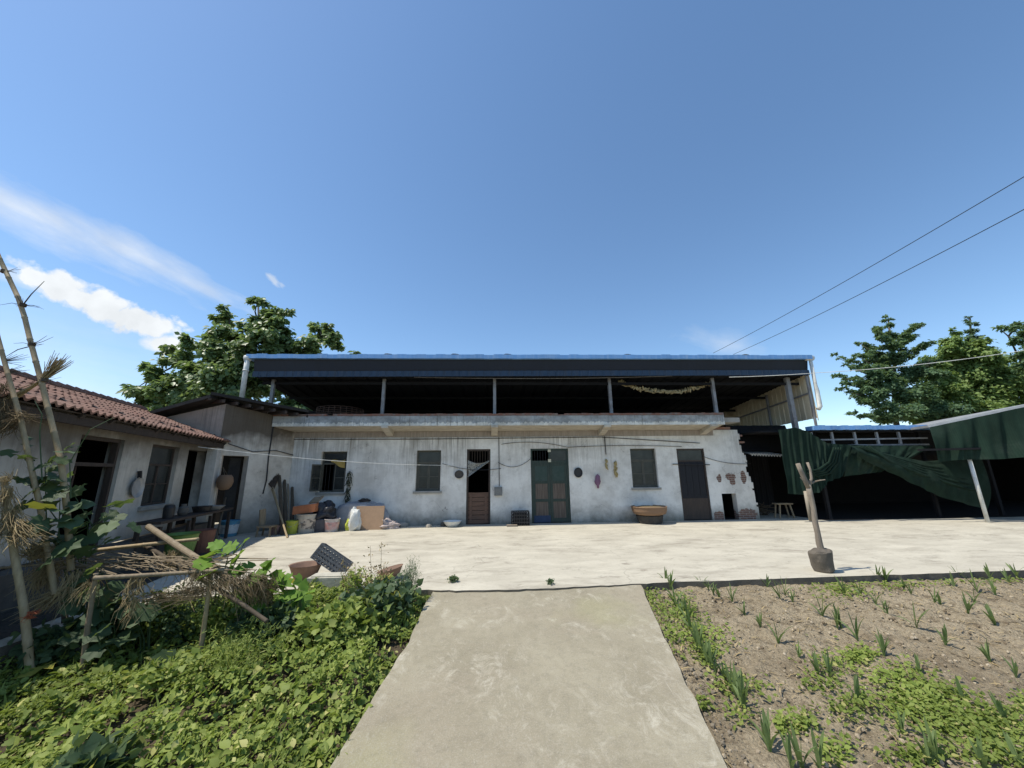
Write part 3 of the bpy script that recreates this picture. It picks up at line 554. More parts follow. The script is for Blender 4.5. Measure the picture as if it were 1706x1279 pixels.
# things kept on the terrace
def basketwork(c, r0, r1, h, name='basket'):
    mb = MB(); n = 26
    for k in range(n):
        a = 2*math.pi*k/n; mb.tube([Vector((c[0]+r0*math.cos(a), c[1]+r0*math.sin(a), c[2])), Vector((c[0]+r1*math.cos(a), c[1]+r1*math.sin(a), c[2]+h))], .012, 5)
    for j in range(9):
        r = r0+(r1-r0)*j/8; z = c[2]+h*j/8; mb.tube([(c[0]+r*math.cos(2*math.pi*i/n), c[1]+r*math.sin(2*math.pi*i/n), z) for i in range(n+1)], .013, 5, False)
    return mb
p = gy(567, 690, 14.2); b_ = tag(basketwork((p.x, 14.2, 3.425), .85, .8, .58).build('wicker_basket', simple('red_wicker', (.13, .075, .055), (.08, .05, .04), 9), loc=(p.x, 14.2, 3.425)), 'wide round wicker basket left on the dark roof terrace', 'basket')
gl = MB(); a = gy(1030, 633, 12.95); b = gy(1182, 636, 12.95)
cobs = []
GA = thing('corn_garland', ((a.x+b.x)/2, 12.95, 4.6), 'dried corn cobs strung in a swag under the dark metal roof', 'garland')
for i in range(100):
    u = (i+.5)/100; q = a.lerp(b, u)-Z*(.36*4*u*(1-u)+.10*rnd.random())+Vector((0, rnd.uniform(-.06, .06), 0)); dv = Vector((rnd.uniform(-1, 1), rnd.uniform(-.5, .5), rnd.uniform(-1, .3))).normalized()*.085
    gl = MB().tube([q-dv, q-dv*.3, q+dv*.5, q+dv], [.018, .034, .03, .008], 6); gl.build('corn_cob', MT.get('cob') or MT.setdefault('cob', flat('dry_corn', (.46, .38, .22), .8, .6)), GA, smooth=True)
MB().tube(sag(a, b, .34), .01, 5).build('string', M_dstraw, GA)

# ---------------------------------------------------------------- smoke-stained kitchen building
A0 = Vector((-7.73, 11.3, 0)); A1 = Vector((-6.62, YF-.02, 0)); dB = (A1-A0).normalized(); nB = Vector((-dB.y, dB.x, 0))
KB = thing('kitchen_building', (-8.5, 13, 0), 'smoke blackened tall kitchen building with tarred roof between tiled wing and farmhouse', 'building')
def onB(px, py):
    p = gp(px, py, A0, dB); return ((p-A0).dot(dB), p.z)
q0 = onB(367, 762); q1 = onB(421, 760); q2 = onB(405, 880)
ub0 = .12; ub1 = max(q1[0]-.1, ub0+.7); zd = q1[1]
print('kdoor', q0, q1, q2)
LB = (A1-A0).length
MB().wall((A0.x, A0.y), (dB.x, dB.y), [0, LB], [0, 3.35], [(ub0, ub1, 0, zd)], .25, (nB.x, nB.y)).build('yard_wall', M_smoke, KB)
mb = MB(); pA = [A0+Z*3.352, A1+Z*3.352, A1+Z*3.46, A0+Z*3.68]; mb.slab(pA, .25); mb.build('wall_head', M_smoke, KB)
fl_ = gy(262, 684, 11.3)
mb = MB(); mb.slab([(-12, 11.3, 0), (A0.x-.002, 11.3, 0), (A0.x-.002, 11.3, 3.69), (-12, 11.3, 2.65)], .25); mb.build('gable_wall', plaster('sunlit_gable_plaster', (.50, .42, .35), (.36, .30, .25), False, .35, 3.7, (.09, .07, .05), run=.4), KB)  # sunlight on the gable painted in as a lighter, warmer plaster
FR = gy(350, 657, 10.95); R2 = Vector((-5.9, 12.42, 3.61)); FLp = gy(255, 683, 10.95); FLp = FR+(FLp-FR)*2.2
mb = MB(); mb.slab([FR, (FR.x+.01, FR.y+9, FR.z-.1), (FLp.x, FLp.y+9, FLp.z-.1), FLp], .09); mb.slab([FR+Vector((.002, 0, 0)), (R2.x, R2.y, R2.z), (R2.x, 19, 3.61), (FR.x+.012, FR.y+9, FR.z-.1)], -.085)
mb.build('roof', M_tar, KB)
for i in range(9):
    u = i/8; p = FR.lerp(R2, u); MB().bar(p+Vector((.0, .03, -.11)), p+Vector((-.75, .45, -.10)), .07, .09).build('rafter', M_dwood, KB)
P0 = A0+dB*ub0; P1 = A0+dB*ub1
mb = MB(); mb.slab([P1-dB*.35+nB*.3, P1+nB*.3-dB*.05, P1+nB*.3-dB*.05+Z*(zd-.05), P1-dB*.35+nB*.3+Z*(zd-.05)], .04); mb.build('door_leaf', M_tar, KB)
mb = MB().box(-12, -6.9, 15.2, 15.4, 0, 3.4); mb.build('inner_wall', M_dark, KB)
mb = MB(); mb.tube([A0+dB*1.42-nB*.03+Z*3.3, A0+dB*1.40-nB*.03+Z*2.2, A0+dB*1.43-nB*.03+Z*1.5, A0+dB*1.38-nB*.03+Z*1.1], .018, 5); mb.tube([A0+dB*.2-nB*.04+Z*2.55, A0+dB*.9-nB*.04+Z*2.35, A0+dB*1.6-nB*.04+Z*2.42, A1-nB*.04+Z*2.3], .012, 5); mb.build('wall_cable', M_black, KB)

# ---------------------------------------------------------------- tiled wing
dW = Vector((.26, -1, 0)).normalized(); nW = Vector((-dW.y, dW.x, 0)); nW = nW if nW.x > 0 else -nW; W0 = Vector((-7.9, 11.28, 0))   # nW faces the yard
TW = thing('tiled_house', (-7.3, 8.5, 0), 'low wing with red clay tile roof and grimy plaster front', 'house')
def onW(px, py):
    p = gp(px, py, W0, dW); return ((p-W0).dot(dW), p.z)
def PW(u, z, off=0): return W0+dW*u+nW*off+Z*z
wa = [onW(*p) for p in ((257, 740), (300, 745), (281, 841), (232, 841))]; da = [onW(*p) for p in ((143, 725), (209, 732), (178, 870))]
print('wing', wa, da)
wu0 = (wa[1][0]+wa[2][0])/2; wu1 = (wa[0][0]+wa[3][0])/2; wz0 = (wa[2][1]+wa[3][1])/2; wz1 = (wa[0][1]+wa[1][1])/2
du0 = (da[1][0]+da[2][0])/2; du1 = da[0][0]+.08; dz1 = (da[0][1]+da[1][1])/2
o1 = [onW(345, 760)[0], onW(313, 760)[0]]; ou0, ou1 = o1
print('opening', o1)
MB().wall((W0.x, W0.y), (dW.x, dW.y), [.0, 9.8], [.45, 2.75], [(wu0, wu1, wz0, wz1), (du0, du1, .45, dz1), (max(.15, ou0), ou1, .45, 2.3)], .24, (-nW.x, -nW.y)).build('front_wall', M_wing, TW)
MB().slab([PW(0, 0, .05), PW(0, .448, .05), PW(9.8, .448, .05), PW(9.8, 0, .05)], -.3).build('plinth', M_stone, TW)
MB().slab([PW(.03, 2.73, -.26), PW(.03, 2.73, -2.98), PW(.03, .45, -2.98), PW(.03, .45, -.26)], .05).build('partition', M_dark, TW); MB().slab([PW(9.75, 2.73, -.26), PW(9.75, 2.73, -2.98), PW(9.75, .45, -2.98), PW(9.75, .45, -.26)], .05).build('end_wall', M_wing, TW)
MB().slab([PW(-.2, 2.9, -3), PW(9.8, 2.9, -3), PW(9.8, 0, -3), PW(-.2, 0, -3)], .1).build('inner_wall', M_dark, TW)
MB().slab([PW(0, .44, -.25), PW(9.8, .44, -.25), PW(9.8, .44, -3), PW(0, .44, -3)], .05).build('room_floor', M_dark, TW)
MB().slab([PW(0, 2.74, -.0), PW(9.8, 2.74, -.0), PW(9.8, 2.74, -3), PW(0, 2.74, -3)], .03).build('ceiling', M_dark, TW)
# tile roof
EZ = 2.58; e0 = gz(384, 738, EZ); eu0 = (e0-W0).dot(dW); eo = (e0-W0).dot(nW); r0 = gz(160, 666, 3.42); ro = (r0-W0).dot(nW)
print('eave', eu0, eo, 'ridge', ro); RZ = 3.42; UE0 = min(eu0, .35); UE1 = 9.9
def roof_pt(u, v): return PW(UE0+(UE1-UE0)*u, EZ+(RZ-EZ)*v, eo+(ro-eo)*v)
nrow = 10; ncol = 62; seg = 8; mb = MB(); nr = (roof_pt(1, 0)-roof_pt(0, 0)).cross(roof_pt(0, 1)-roof_pt(0, 0)).normalized(); nr = nr if nr.z > 0 else -nr
for r in range(nrow):
    base = len(mb.v); jit = [rnd.uniform(-.008, .008) for _ in range(ncol+1)]
    for e in (0, 1, 2):
        v = (r+(-.12 if e < 2 else 1.))/nrow; lift = (0.0 if e == 0 else .035) if e < 2 else 0.012
        for i in range(ncol*seg+1):
            u = i/(ncol*seg); w = .5+.5*math.cos(2*math.pi*i/seg); mb.v.append(tuple(roof_pt(u, max(v, -.02))+nr*(lift+(.045)*w**1.4+jit[i//seg]+.02*noise.noise((u*6, r*.8, 0)))))
    W_ = ncol*seg+1
    for e in (0, 1):
        for i in range(ncol*seg): a = base+e*W_+i; mb.f.append((a, a+1, a+W_+1, a+W_))
mb.build('tile_roof', M_tile, TW)
mb = MB()
for i in range(40):
    u = i/40; a = roof_pt(u, 1)+nr*.06; b = roof_pt(u+.0262, 1)+nr*.075; mb.tube([a, b], [.085, .095], 8)
mb.build('ridge_tile', M_tile, TW)
MB().slab([roof_pt(0, .01)-nr*.03, roof_pt(1, .01)-nr*.03, roof_pt(1, 1)-nr*.03, roof_pt(0, 1)-nr*.03], .02).build('roof_boarding', M_dwood, TW)
MB().bar(PW(UE0, EZ-.11, eo-.1), PW(UE1, EZ-.11, eo-.1), .06, .13).build('eave_beam', M_dwood, TW)
for i in range(14): u = UE0+.3+i*.68; MB().bar(PW(u, EZ-.05, eo-.02), PW(u, EZ+.2, -.02), .06, .07).build('rafter', M_dwood, TW)
pp = PW(.18, 0, .12); T = lambda p: pp+dW*p.x+nW*p.y+Z*p.z
MB().box(-.13, .13, -.11, .13, 0, EZ-.16, T).build('pillar', plaster('pillar_plaster', (.62, .61, .58), (.48, .46, .43), False, 0, 2.6, (.1, .09, .07)), TW)
def barsW(lst, off, d, name, mat, parent):
    mb = MB()
    for u0, u1, z0, z1 in lst: mb.box(u0, u1, -off-d, -off, z0, z1, lambda p: PW(p.x, p.z, p.y))
    return mb.build(name, mat, parent)
t = .05; zm = wz1-(wz1-wz0)*.33; um = (wu0+wu1)/2
ww = barsW([(wu0, wu0+t, wz0, wz1), (wu1-t, wu1, wz0, wz1), (wu0+t, wu1-t, wz0, wz0+t), (wu0+t, wu1-t, wz1-t, wz1), (wu0+t, wu1-t, zm-.02, zm+.02)], .08, .07, 'window', M_dwood, TW)
barsW([(um-.025, um+.025, wz0+t, zm-.02), (wu0+t, um-.025, wz0+(zm-wz0)*.52-.012, wz0+(zm-wz0)*.52+.012), (um+.025, wu1-t, wz0+(zm-wz0)*.52-.012, wz0+(zm-wz0)*.52+.012)], .085, .05, 'sash', M_dwood, ww)
barsW([(wu0+t, wu1-t, wz0+t, zm-.02), (wu0+t, wu1-t, zm+.02, wz1-t)], .11, .006, 'pane', M_glass, ww); barsW([(wu0-.08, wu1+.08, wz0-.08, wz0-.004)], -.06, .16, 'sill', M_concrete, ww)
dd = barsW([(du0, du0+.06, .46, dz1), (du1-.06, du1, .46, dz1), (du0+.06, du1-.06, dz1-.06, dz1), (du0+.06, du1-.06, dz1-.5, dz1-.44)], .06, .1, 'door', M_dwood, TW)
barsW([((du0+du1)/2-.02, (du0+du1)/2+.02, dz1-1.1, dz1-.5)], .3, .03, 'inner_leaf', M_dwood, dd)

# ---------------------------------------------------------------- carport, canopy and nets on the right
CP = thing('carport', (13, 15, 0), 'open dark shed with a blue roof edge and steel truss', 'shed')
def Yc(px, py, y=12.5): return gy(px, py, y)
a = Yc(1350, 716); b = Yc(1549, 717)
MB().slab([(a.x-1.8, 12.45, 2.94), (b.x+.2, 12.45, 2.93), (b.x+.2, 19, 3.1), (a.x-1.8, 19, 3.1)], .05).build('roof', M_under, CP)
mb = MB(); n = 22
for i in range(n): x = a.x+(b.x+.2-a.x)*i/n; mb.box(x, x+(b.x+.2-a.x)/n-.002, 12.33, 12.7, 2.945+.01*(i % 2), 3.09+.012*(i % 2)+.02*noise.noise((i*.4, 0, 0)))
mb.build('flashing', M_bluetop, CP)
c0 = Yc(1368, 733); c1 = Yc(1545, 732); e0_ = Yc(1360, 741); mb = MB()
mb.bar((c0.x-.3, 12.5, 2.62), (c1.x, 12.5, 2.66), .05); mb.bar((c0.x-.3, 12.5, 2.43), (c1.x, 12.5, 2.44), .05)
for px in (1354, 1388, 1426, 1463, 1500): x = Yc(px, 736).x; mb.box(x-.035, x+.035, 12.47, 12.53, 2.46, 2.9)
mb.build('truss', M_steel, CP)
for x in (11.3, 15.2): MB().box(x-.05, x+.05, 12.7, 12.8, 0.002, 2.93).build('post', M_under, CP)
mb = MB().box(9.4, 27, 18.9, 19.05, 0.002, 3.35); mb.build('back_wall', M_dark, CP); MB().box(11.0, 26, 12.55, 18.9, .003, .008).build('shade_floor', M_dark, CP); MB().slab([(a.x, 13.0, 2.9), (b.x+3, 13.0, 2.92), (b.x+3, 13.0, 2.1), (a.x, 13.0, 2.1)], .02).build('shade_panel', M_dark, CP)  # near-black floor sheet and panel behind the truss paint the shed's deep shade
RC = thing('canopy', (18, 11.5, 0), 'grey roofed canopy on a leaning pale pole at the right of the yard', 'canopy')
pA = gy(1545, 708, 11.7); pB = gy(1706, 674, 10.6); dC = (pB-pA); pC = pA+dC*2.2
mb = MB(); bk = Vector((1.5, 15, .25)); mb.slab([pA, pC, pC+Vector((1.5, 8, -1.5)), pA+Vector((1.5, 8, -.15))], .08); mb.build('roof', M_zinc, RC); MB().box(13.5, 27, 13.2, 18.8, 2.9, 2.94).build('rear_shade_slab', M_under, RC)  # hidden rear slab added to shade the ground further back
po = gz(1646, 870); MB().tube([(po.x, po.y, 0), (po.x-.02, po.y, 2.2)], .05, 10).build('post', M_white_pipe, RC, smooth=True)
MB().box(17.6, 17.7, 12.8, 12.9, 0, 2.6).build('post', M_under, RC); MB().box(26, 26.15, 8, 19, 0, 3.4).build('side_wall', M_dark, RC)
MB().bar((po.x-1.6, po.y+.05, 2.2), (po.x+6, po.y-1.2, 2.25), .06).build('beam', M_under, RC)
# canopy cloth valance
lt = pA+Vector((-.02, -.02, -.03)); lb = gy(1553, 772, 11.7)
def val(u, v):
    top = lt.lerp(pC, u)+Vector((0, -.03, -.05)); bz = lb.z+(1.98-lb.z)*min(1, u*2.2)+.04*math.sin(u*14)
    p = Vector((top.x+(lb.x-lt.x)*v*(1-u), top.y, top.z+(bz-top.z)*v)); p += Vector((0, -1, 0))*(.05*math.sin(u*46+v*1.5)+.03*math.sin(u*97+2)+.05*math.sin(v*3+u*9))*(.35+v); return p
vo = MB().grid(val, 120, 10).build('canopy_cloth', M_net2, loc=(15.5, 11.7, 2)); tag(vo, 'dark green cloth valance hanging from the front of the grey roofed canopy', 'cloth'); vo.data.polygons.foreach_set('use_smooth', [True]*len(vo.data.polygons))
MB().slab([gy(1571, 754, 11.55), gy(1575, 768, 11.55), gy(1583, 768, 11.55)], .01)
# net curtains (traced outline given folds and its own depth)
def curtain(top, bot, y, name, label, folds, amp, mat=M_net, cols=90, rws=26, bulge=.0):
    T_ = [gy(px, py, y) for px, py in top]; B_ = [gy(px, py, y) for px, py in bot]
    def along(P, u):
        k = u*(len(P)-1); i = min(int(k), len(P)-2); return P[i].lerp(P[i+1], k-i)
    def fn(u, v):
        p = along(T_, u).lerp(along(B_, u), v); w = amp*(math.sin(u*folds*6.28+1.5*math.sin(v*2.2+u*3))+.5*math.sin(u*folds*15+v*2))*(.5+.8*v); return p+Vector((.02*math.sin(v*9+u*20), -abs(w)-bulge*math.sin(math.pi*v), 0))
    o = MB().grid(fn, cols, rws).build(name, mat, loc=(T_[0].x, y, 0), smooth=True); return tag(o, label, 'net')
curtain([(1296, 716), (1325, 712), (1352, 722), (1375, 738), (1420, 742)], [(1308, 822), (1338, 824), (1362, 820), (1378, 802), (1402, 793)], 12.3, 'shade_net', 'dark green shade net bunched at the corner of the open shed', 5, .07)
curtain([(1400, 740), (1450, 742), (1500, 742), (1552, 742)], [(1402, 794), (1440, 789), (1467, 786), (1480, 781)], 12.4, 'shade_net', 'green shade net panel stretched under the shed truss', 3, .04, bulge=.1)
curtain([(1412, 741), (1480, 757), (1540, 768), (1632, 762)], [(1425, 760), (1500, 797), (1560, 826), (1642, 850)], 12.18, 'shade_net', 'long green shade net swag sweeping down to the pale leaning pole', 2, .06, bulge=.14)
# fold ropes of the swag
mb = MB()
for k in range(5):
    P = [gy(*p, 12.1-.02*k) for p in ((1425+6*k, 744), (1470+3*k, 757+3*k), (1540, 776+4*k), (1600, 783+7*k), (1640, 784+9*k))]; mb.tube(P, [.03, .05, .05, .04, .02], 8)
for k in range(4):
    P = [gy(*p, 12.2-.02*k) for p in ((1401-4*k, 745), (1396-5*k, 770), (1382-6*k, 788-2*k), (1362-4*k, 793-3*k), (1345, 788-6*k))]; mb.tube(P, [.02, .035, .04, .03, .015], 8)
tag(mb.build('net_folds', M_net, loc=(13, 12.1, 2), smooth=True), 'gathered rope like folds of green net looping below the truss', 'net')
# lean-to between the broken wall and the carport
LT = thing('lean_to', (9.9, 14, 0), 'dark lean-to with a corrugated awning beside the broken farmhouse wall', 'lean-to')
a = gy(1241, 757, 13.5); b = gy(1306, 759, 13.0)
corr((a.x+.05, 13.3, a.z), (b.x, 12.9, b.z), (a.x+.05, 15, a.z+.35), (b.x, 15, b.z+.35), .09, .035, 'awning', M_zinc, LT)
mb = MB(); n = 60; A_ = Vector((a.x+.05, 13.29, a.z)); B_ = Vector((b.x, 12.89, b.z)); mb.grid(lambda u, v: A_.lerp(B_, u)+Z*(.03*math.sin(u*2*math.pi*13)-.05*v+.02)+Vector((0, -.004+.0*v, 0)), 130, 1); mb.build('awning_edge', simple('awning_pale', (.55, .52, .45), (.35, .32, .28), 9), LT)
corr((9.15, 15.2, 0.01), (11.3, 15.2, 0.01), (9.15, 15.2, 3.4), (11.3, 15.2, 3.4), .2, .02, 'back_sheet', M_under, LT); corr((9.12, 13.6, 2.3), (11.25, 13.6, 2.3), (9.12, 13.9, 3.3), (11.25, 13.9, 3.3), .3, .01, 'upper_sheet', M_under, LT)
q = gz(1308, 866); q *= 1.04; ST = thing('stool', (q.x, q.y, 0), 'small pale wooden stool in the shade beside the broken wall', 'stool')
MB().box(q.x-.28, q.x+.28, q.y-.14, q.y+.14, .46, .50).build('seat', M_obam, ST)
for i, j in ((-1, -1), (1, -1), (-1, 1), (1, 1)): MB().bar((q.x+i*.26, q.y+j*.12, 0), (q.x+i*.18, q.y+j*.1, .459), .04).build('leg', M_obam, ST)
q = gz(1290, 864); q.y += .7; q.x += .35; mb = MB()
for i in range(34):
    a = rnd.uniform(0, 6.28); r = rnd.uniform(0, .3); c = Vector((q.x+r*math.cos(a), q.y+.3+r*.4*math.sin(a), .03+rnd.uniform(0, .45)*(1-r/.5))); d_ = Vector((rnd.uniform(-1, 1), rnd.uniform(-.4, .4), rnd.uniform(-.25, .25)))*.35; mb.tube([c-d_, c+d_], .014, 5)
tag(mb.build('firewood_pile', M_dbam, loc=(q.x, q.y, 0)), 'loose heap of sticks in the dark beside the stool', 'firewood')

# ---------------------------------------------------------------- things in the yard and on the walls
def P0_(px, py): q = gz(px, py); return Vector((q.x, q.y, 0))
# forked post in a concrete block
q = gz(1374, 952); yb = q.y
FP = thing('forked_post', (q.x, yb, 0), 'forked tree limb post standing in a tilted bucket shaped concrete block', 'post')
tilt = Matrix.Rotation(rad(-6), 3, 'Y')
MB().lathe([(.13, .0), (.145, .015), (.155, .08), (.163, .16), (.168, .24), (.17, .29), (.15, .315), (.12, .32), (.07, .345), (.045, .35)], (q.x, yb, 0), 28, 1.0, .95, lambda p: (tilt @ p)*(1+.10*noise.noise(p*5)+.05*noise.noise(p*16)) + Vector((0, 0, .01)), .03).build('concrete_block', simple('mud_concrete', (.17, .145, .115), (.095, .082, .068), 6, .95, .9), FP)
def pth(L): return [gy(px, py, y) for px, py, y in L]
mb = MB().tube(pth([(1372, 934, yb), (1369, 918, yb+.01), (1365, 905, yb), (1362, 887, yb), (1358, 870, yb-.02), (1355, 845, yb), (1350, 825, yb+.01), (1346, 806, yb)]), [.056, .047, .049, .042, .043, .038, .045, .04], 10)
mb.tube(pth([(1347, 812, yb), (1340, 797, yb), (1334, 784, yb-.03), (1329, 772, yb-.03)]), [.04, .037, .036, .034], 10); mb.tube(pth([(1347, 810, yb), (1352, 797, yb), (1350, 783, yb+.02), (1345, 770, yb+.03)]), [.03, .022, .019, .022], 9)
mb.build('limb', M_wpost, FP, smooth=True)
mb = MB().tube(pth([(1349, 806, yb), (1358, 802, yb), (1366, 800, yb-.1), (1375, 799, yb-.15)]), [.02, .014, .01, .006], 6); mb.tube(pth([(1346, 806, yb), (1338, 800, yb), (1333, 795, yb)]), [.016, .01, .006], 6); mb.build('twig', M_wpost, FP)
MB().tube(pth([(1352, 868, yb+.09), (1346, 838, yb+.09), (1342, 818, yb+.08)]), [.036, .034, .03], 8).build('splint', simple('pale_splint', (.42, .37, .29), (.30, .25, .19), 5, .8, .4, (8, 8, .6)), FP, smooth=True)
# wicker basket on its dark tub by the wall
q = gz(1086, 872); q.z = 0; q.y = max(q.y, 12.85)
WB = thing('winnowing_basket', (q.x, 12.75, 0), 'wide shallow wicker basket resting on a dark tub below the right window', 'basket')
MB().lathe([(.36, 0), (.40, .12), (.42, .24), (.38, .26)], (q.x, 12.75, 0), 24).build('tub', simple('dark_tub', (.045, .042, .038), (.085, .08, .07), 9, .8, .4), WB)
def mk_wick(a, b):
    g = G('wickerwork'); o = g.obj(); w = g.n('TexWave'); g.put(w.inputs[0], g.map(o, (1, 1, 3.2))); w.inputs['Scale'].default_value = 9; w.bands_direction = 'Z'; w.inputs['Distortion'].default_value = 1.5; n = g.noise(o, 20, 4, .6)
    return g.out(g.mix(w.outputs[0], a, b), .85, g.m('ADD', w.outputs[0], n), .6, .02)
M_wick = mk_wick((.40, .26, .165), (.20, .125, .08))
MB().lathe([(.40, .265), (.50, .30), (.545, .40), (.555, .50), (.575, .515), (.56, .53), (.53, .50), (.48, .38), (.38, .34), (.05, .33)], (q.x, 12.75, 0), 32, wob=.01).build('bowl', M_wick, WB, smooth=True)
MB().lathe([(.52, .455), (.45, .50), (.3, .53), (.05, .54)], (q.x, 12.75, 0), 24).build('chaff', M_dstraw, WB)
# black crate
def crate(c, w, d, h, mat, T=lambda p: p, name='crate', rows=4, colsn=7):
    mb = MB(); t = .02
    for s_ in (-1, 1):
        for k in range(rows+1): z = h*k/rows; mb.box(-w/2, w/2, s_*d/2-t/2, s_*d/2+t/2, max(0, z-.014), z+.014, T); mb.box(s_*w/2-t/2+.002, s_*w/2+t/2+.002, -d/2, d/2, max(0, z-.014), z+.014, T)
        for k in range(colsn+1): x = -w/2+w*k/colsn; mb.box(x-.011, x+.011, s_*d/2-t/2+.002, s_*d/2+t/2-.002, 0, h, T)
        for k in range(5): y = -d/2+d*k/4; mb.box(s_*w/2-t/2+.004, s_*w/2+t/2, y-.011, y+.011, 0, h, T)
    
    for k in range(9): x = -w/2+w*(k+.5)/9; mb.box(x-.018, x+.018, -d/2+.004, d/2-.004, .004, .02, T)
    return mb
q = P0_(866, 873); c = Vector((q.x, 12.85, 0)); o = crate(c, .55, .38, .42, M_black, lambda p: p+c).build('crate', M_black, loc=c); tag(o, 'black slatted crate against the wall left of the green double door', 'crate')
o = MB().box(c.x-.22, c.x+.22, 12.72, 13.0, .03, .38).build('coal_sack', simple('charcoal', (.018, .018, .02), (.035, .035, .038), 12, .8, 1), loc=c); tag(o, 'dark filling inside the black slatted crate', 'sack')
o = MB().box(c.x-.45, c.x-.12, 12.5, 12.68, 0, .05).build('plank', M_wpost, loc=(c.x-.3, 12.6, 0)); tag(o, 'short flat board on the ground before the black crate', 'board')
# white basin
q = P0_(755, 875); o = MB().lathe([(.16, .0), (.24, .10), (.285, .17), (.30, .175), (.28, .16), (.22, .09), (.05, .03)], (q.x, 12.8, 0), 24).build('basin', flat('enamel_white', (.72, .74, .74), .35, .85), loc=(q.x, 12.8, 0), smooth=True); tag(o, 'white enamel basin at the foot of the plank half door', 'basin')
for px, lab, sz, m_ in ((671, 'mossy grey rubble block at the foot of the wall under the middle window', (.17, .12, .14), M_concrete), (714, 'small pale brick lying before the white enamel basin', (.09, .1, .1), M_soff), (739, 'brown clay lump beside the white enamel basin', (.11, .1, .13), M_stone), (1126, None, 0, 0)):
    if lab:
        q = P0_(px, 876); y = 12.75 if px == 714 else 12.95; o = MB().lathe([(sz[0]*.9, 0), (sz[0], sz[2]*.3), (sz[0]*.92, sz[2]*.8), (sz[0]*.6, sz[2])], (q.x*y/q.y, y, 0), 7, 1, sz[1]/sz[0]).build('rubble_block', m_, loc=(q.x*y/q.y, y, 0)); tag(o, lab, 'block')
# wall-hung things
def disc(px, py, r, name, label, cat, mat, ry=1.15, rim=.03):
    a = fx(px, py); T = lambda p: Vector((p.x, -p.z, p.y*ry)); o = MB().lathe([(r*.98, .005), (r, .02), (r, rim+.02), (r*.9, rim+.025), (r*.82, .03), (r*.1, .026)], (a.x, YF-.006, a.z), 24, T=T).build(name, mat, loc=(a.x, YF, a.z), smooth=False); return tag(o, label, cat)
disc(963, 787, .145, 'pan', 'round black pan hung on the wall right of the double door', 'pan', M_black)
disc(765, 790, .15, 'straw_hat', 'dark straw hat hung on the wall left of the half door', 'hat', simple('grey_straw', (.10, .09, .08), (.06, .055, .05), 20, .9, .6), .9); 
a = fx(995, 801); mb = MB(); mb.lathe([(.015, .23), (.035, .20), (.07, .17), (.08, .05), (.10, -.02), (.08, -.10), (.04, -.15), (.03, -.24)], (a.x, YF-.07, a.z), 16, 1, .5, wob=.22); o = mb.build('cloth_bag', flat('purple_cloth', (.24, .13, .20), .9), loc=(a.x, YF-.06, a.z), smooth=True); tag(o, 'purple cloth bag hanging on the white wall', 'bag')
MCOB = flat('yellow_corn', (.42, .33, .15), .8)
for px, y0, y1, lab in ((1009, 767, 782, 'short thin string of yellow corn nearer the purple bag'), (1024, 769, 793, 'long thick string of yellow corn nearer the right window')):
    p = fx(px, y0); q = fx(px, y1); h = p.z-q.z; r = .035 if px == 1009 else .06; o = MB()
    for i in range(10 if px == 1009 else 20):
        c = Vector((p.x+rnd.uniform(-r, r)*.7, YF-.06+rnd.uniform(-.02, .02), q.z+h*rnd.random())); d_ = Vector((rnd.uniform(-.6, .6), -.2, -1)).normalized()*.07; o.tube([c-d_, c, c+d_], [.012, .026, .008], 6)
    tag(o.build('corn_string', MCOB, loc=(p.x, YF-.06, q.z), smooth=True), lab, 'corn', None)
a = fx(583, 800); mb = MB()      # dried plant bundle hung right of window 1
for i in range(70):
    u = rnd.random(); p = Vector((a.x+rnd.uniform(-.1, .1)*(1-u*.4), YF-.06-rnd.uniform(0, .05), a.z+.35-u*1.0)); d_ = Vector((rnd.uniform(-.5, .5), rnd.uniform(-.2, .05), -1)).normalized()*rnd.uniform(.1, .22); mb.tube([p, p+d_], [.014, .004], 5)
tag(mb.build('herb_bundle', simple('dried_herb', (.045, .055, .03), (.07, .065, .045), 9, .9, .3), loc=(a.x, YF-.05, a.z)), 'dark bundle of dried stalks hung between two windows', 'bundle')
for px, py, r, lab in ((607, 792, .05, 0),): pass
# corner: broom, poles, chair
q = P0_(476, 893)
BR = thing('broom', (q.x, q.y, 0), 'tall bristle broom leaning bristles up in the wall corner', 'broom')
tp = gy(452, 802, 12.7); bs = gy(478, 893, q.y); MB().tube([bs, tp], .018, 7).build('handle', M_bamboo, BR)
mb = MB(); dv = (tp-bs).normalized()
for i in range(420):
    a = rnd.uniform(-1, 1); p = tp-dv*.35; e = tp+dv*(.18+.14*rnd.random())+Vector((a*.27, rnd.uniform(-.06, .06), rnd.uniform(-.02, .1))); mb.tube([p+Vector((a*.02, 0, 0)), e], [.006, .003], 4, False)
mb.build('bristles', simple('broom_bristle', (.10, .075, .055), (.06, .045, .035), 9), BR)
POL = [((470, 885, 465, 783), M_dbam, 'thin dark cane leaning in the wall corner behind the broom'), ((476, 884, 474, 800), M_dbam, 'dark board leaning right of the thin cane in the corner'), ((481, 884, 480, 806), M_obam, 'brown cane leaning in the middle of the corner bundle'), ((486, 883, 487, 812), M_dbam, 'short black stick leaning at the right of the corner bundle'), ((479, 890, 448, 800), M_bamboo, 'pale bamboo pole slanting across the wall corner')]
for (x0, y0, x1, y1), m_, lab in POL:
    b = P0_(x0, y0+6); t_ = gy(x1, y1, 13.05); r = .055 if m_ is M_dbam else .026
    tag(MB().tube([b, b.lerp(t_, .5)+Vector((.01, 0, 0)), t_], [r, r, r*.8], 7).build('leaning_pole', m_, loc=b), lab, 'pole', 'poles leaning in the wall corner')
q = P0_(443, 893); CH = thing('chair', (q.x, q.y, 0), 'low worn wooden chair in the shaded wall corner', 'chair')
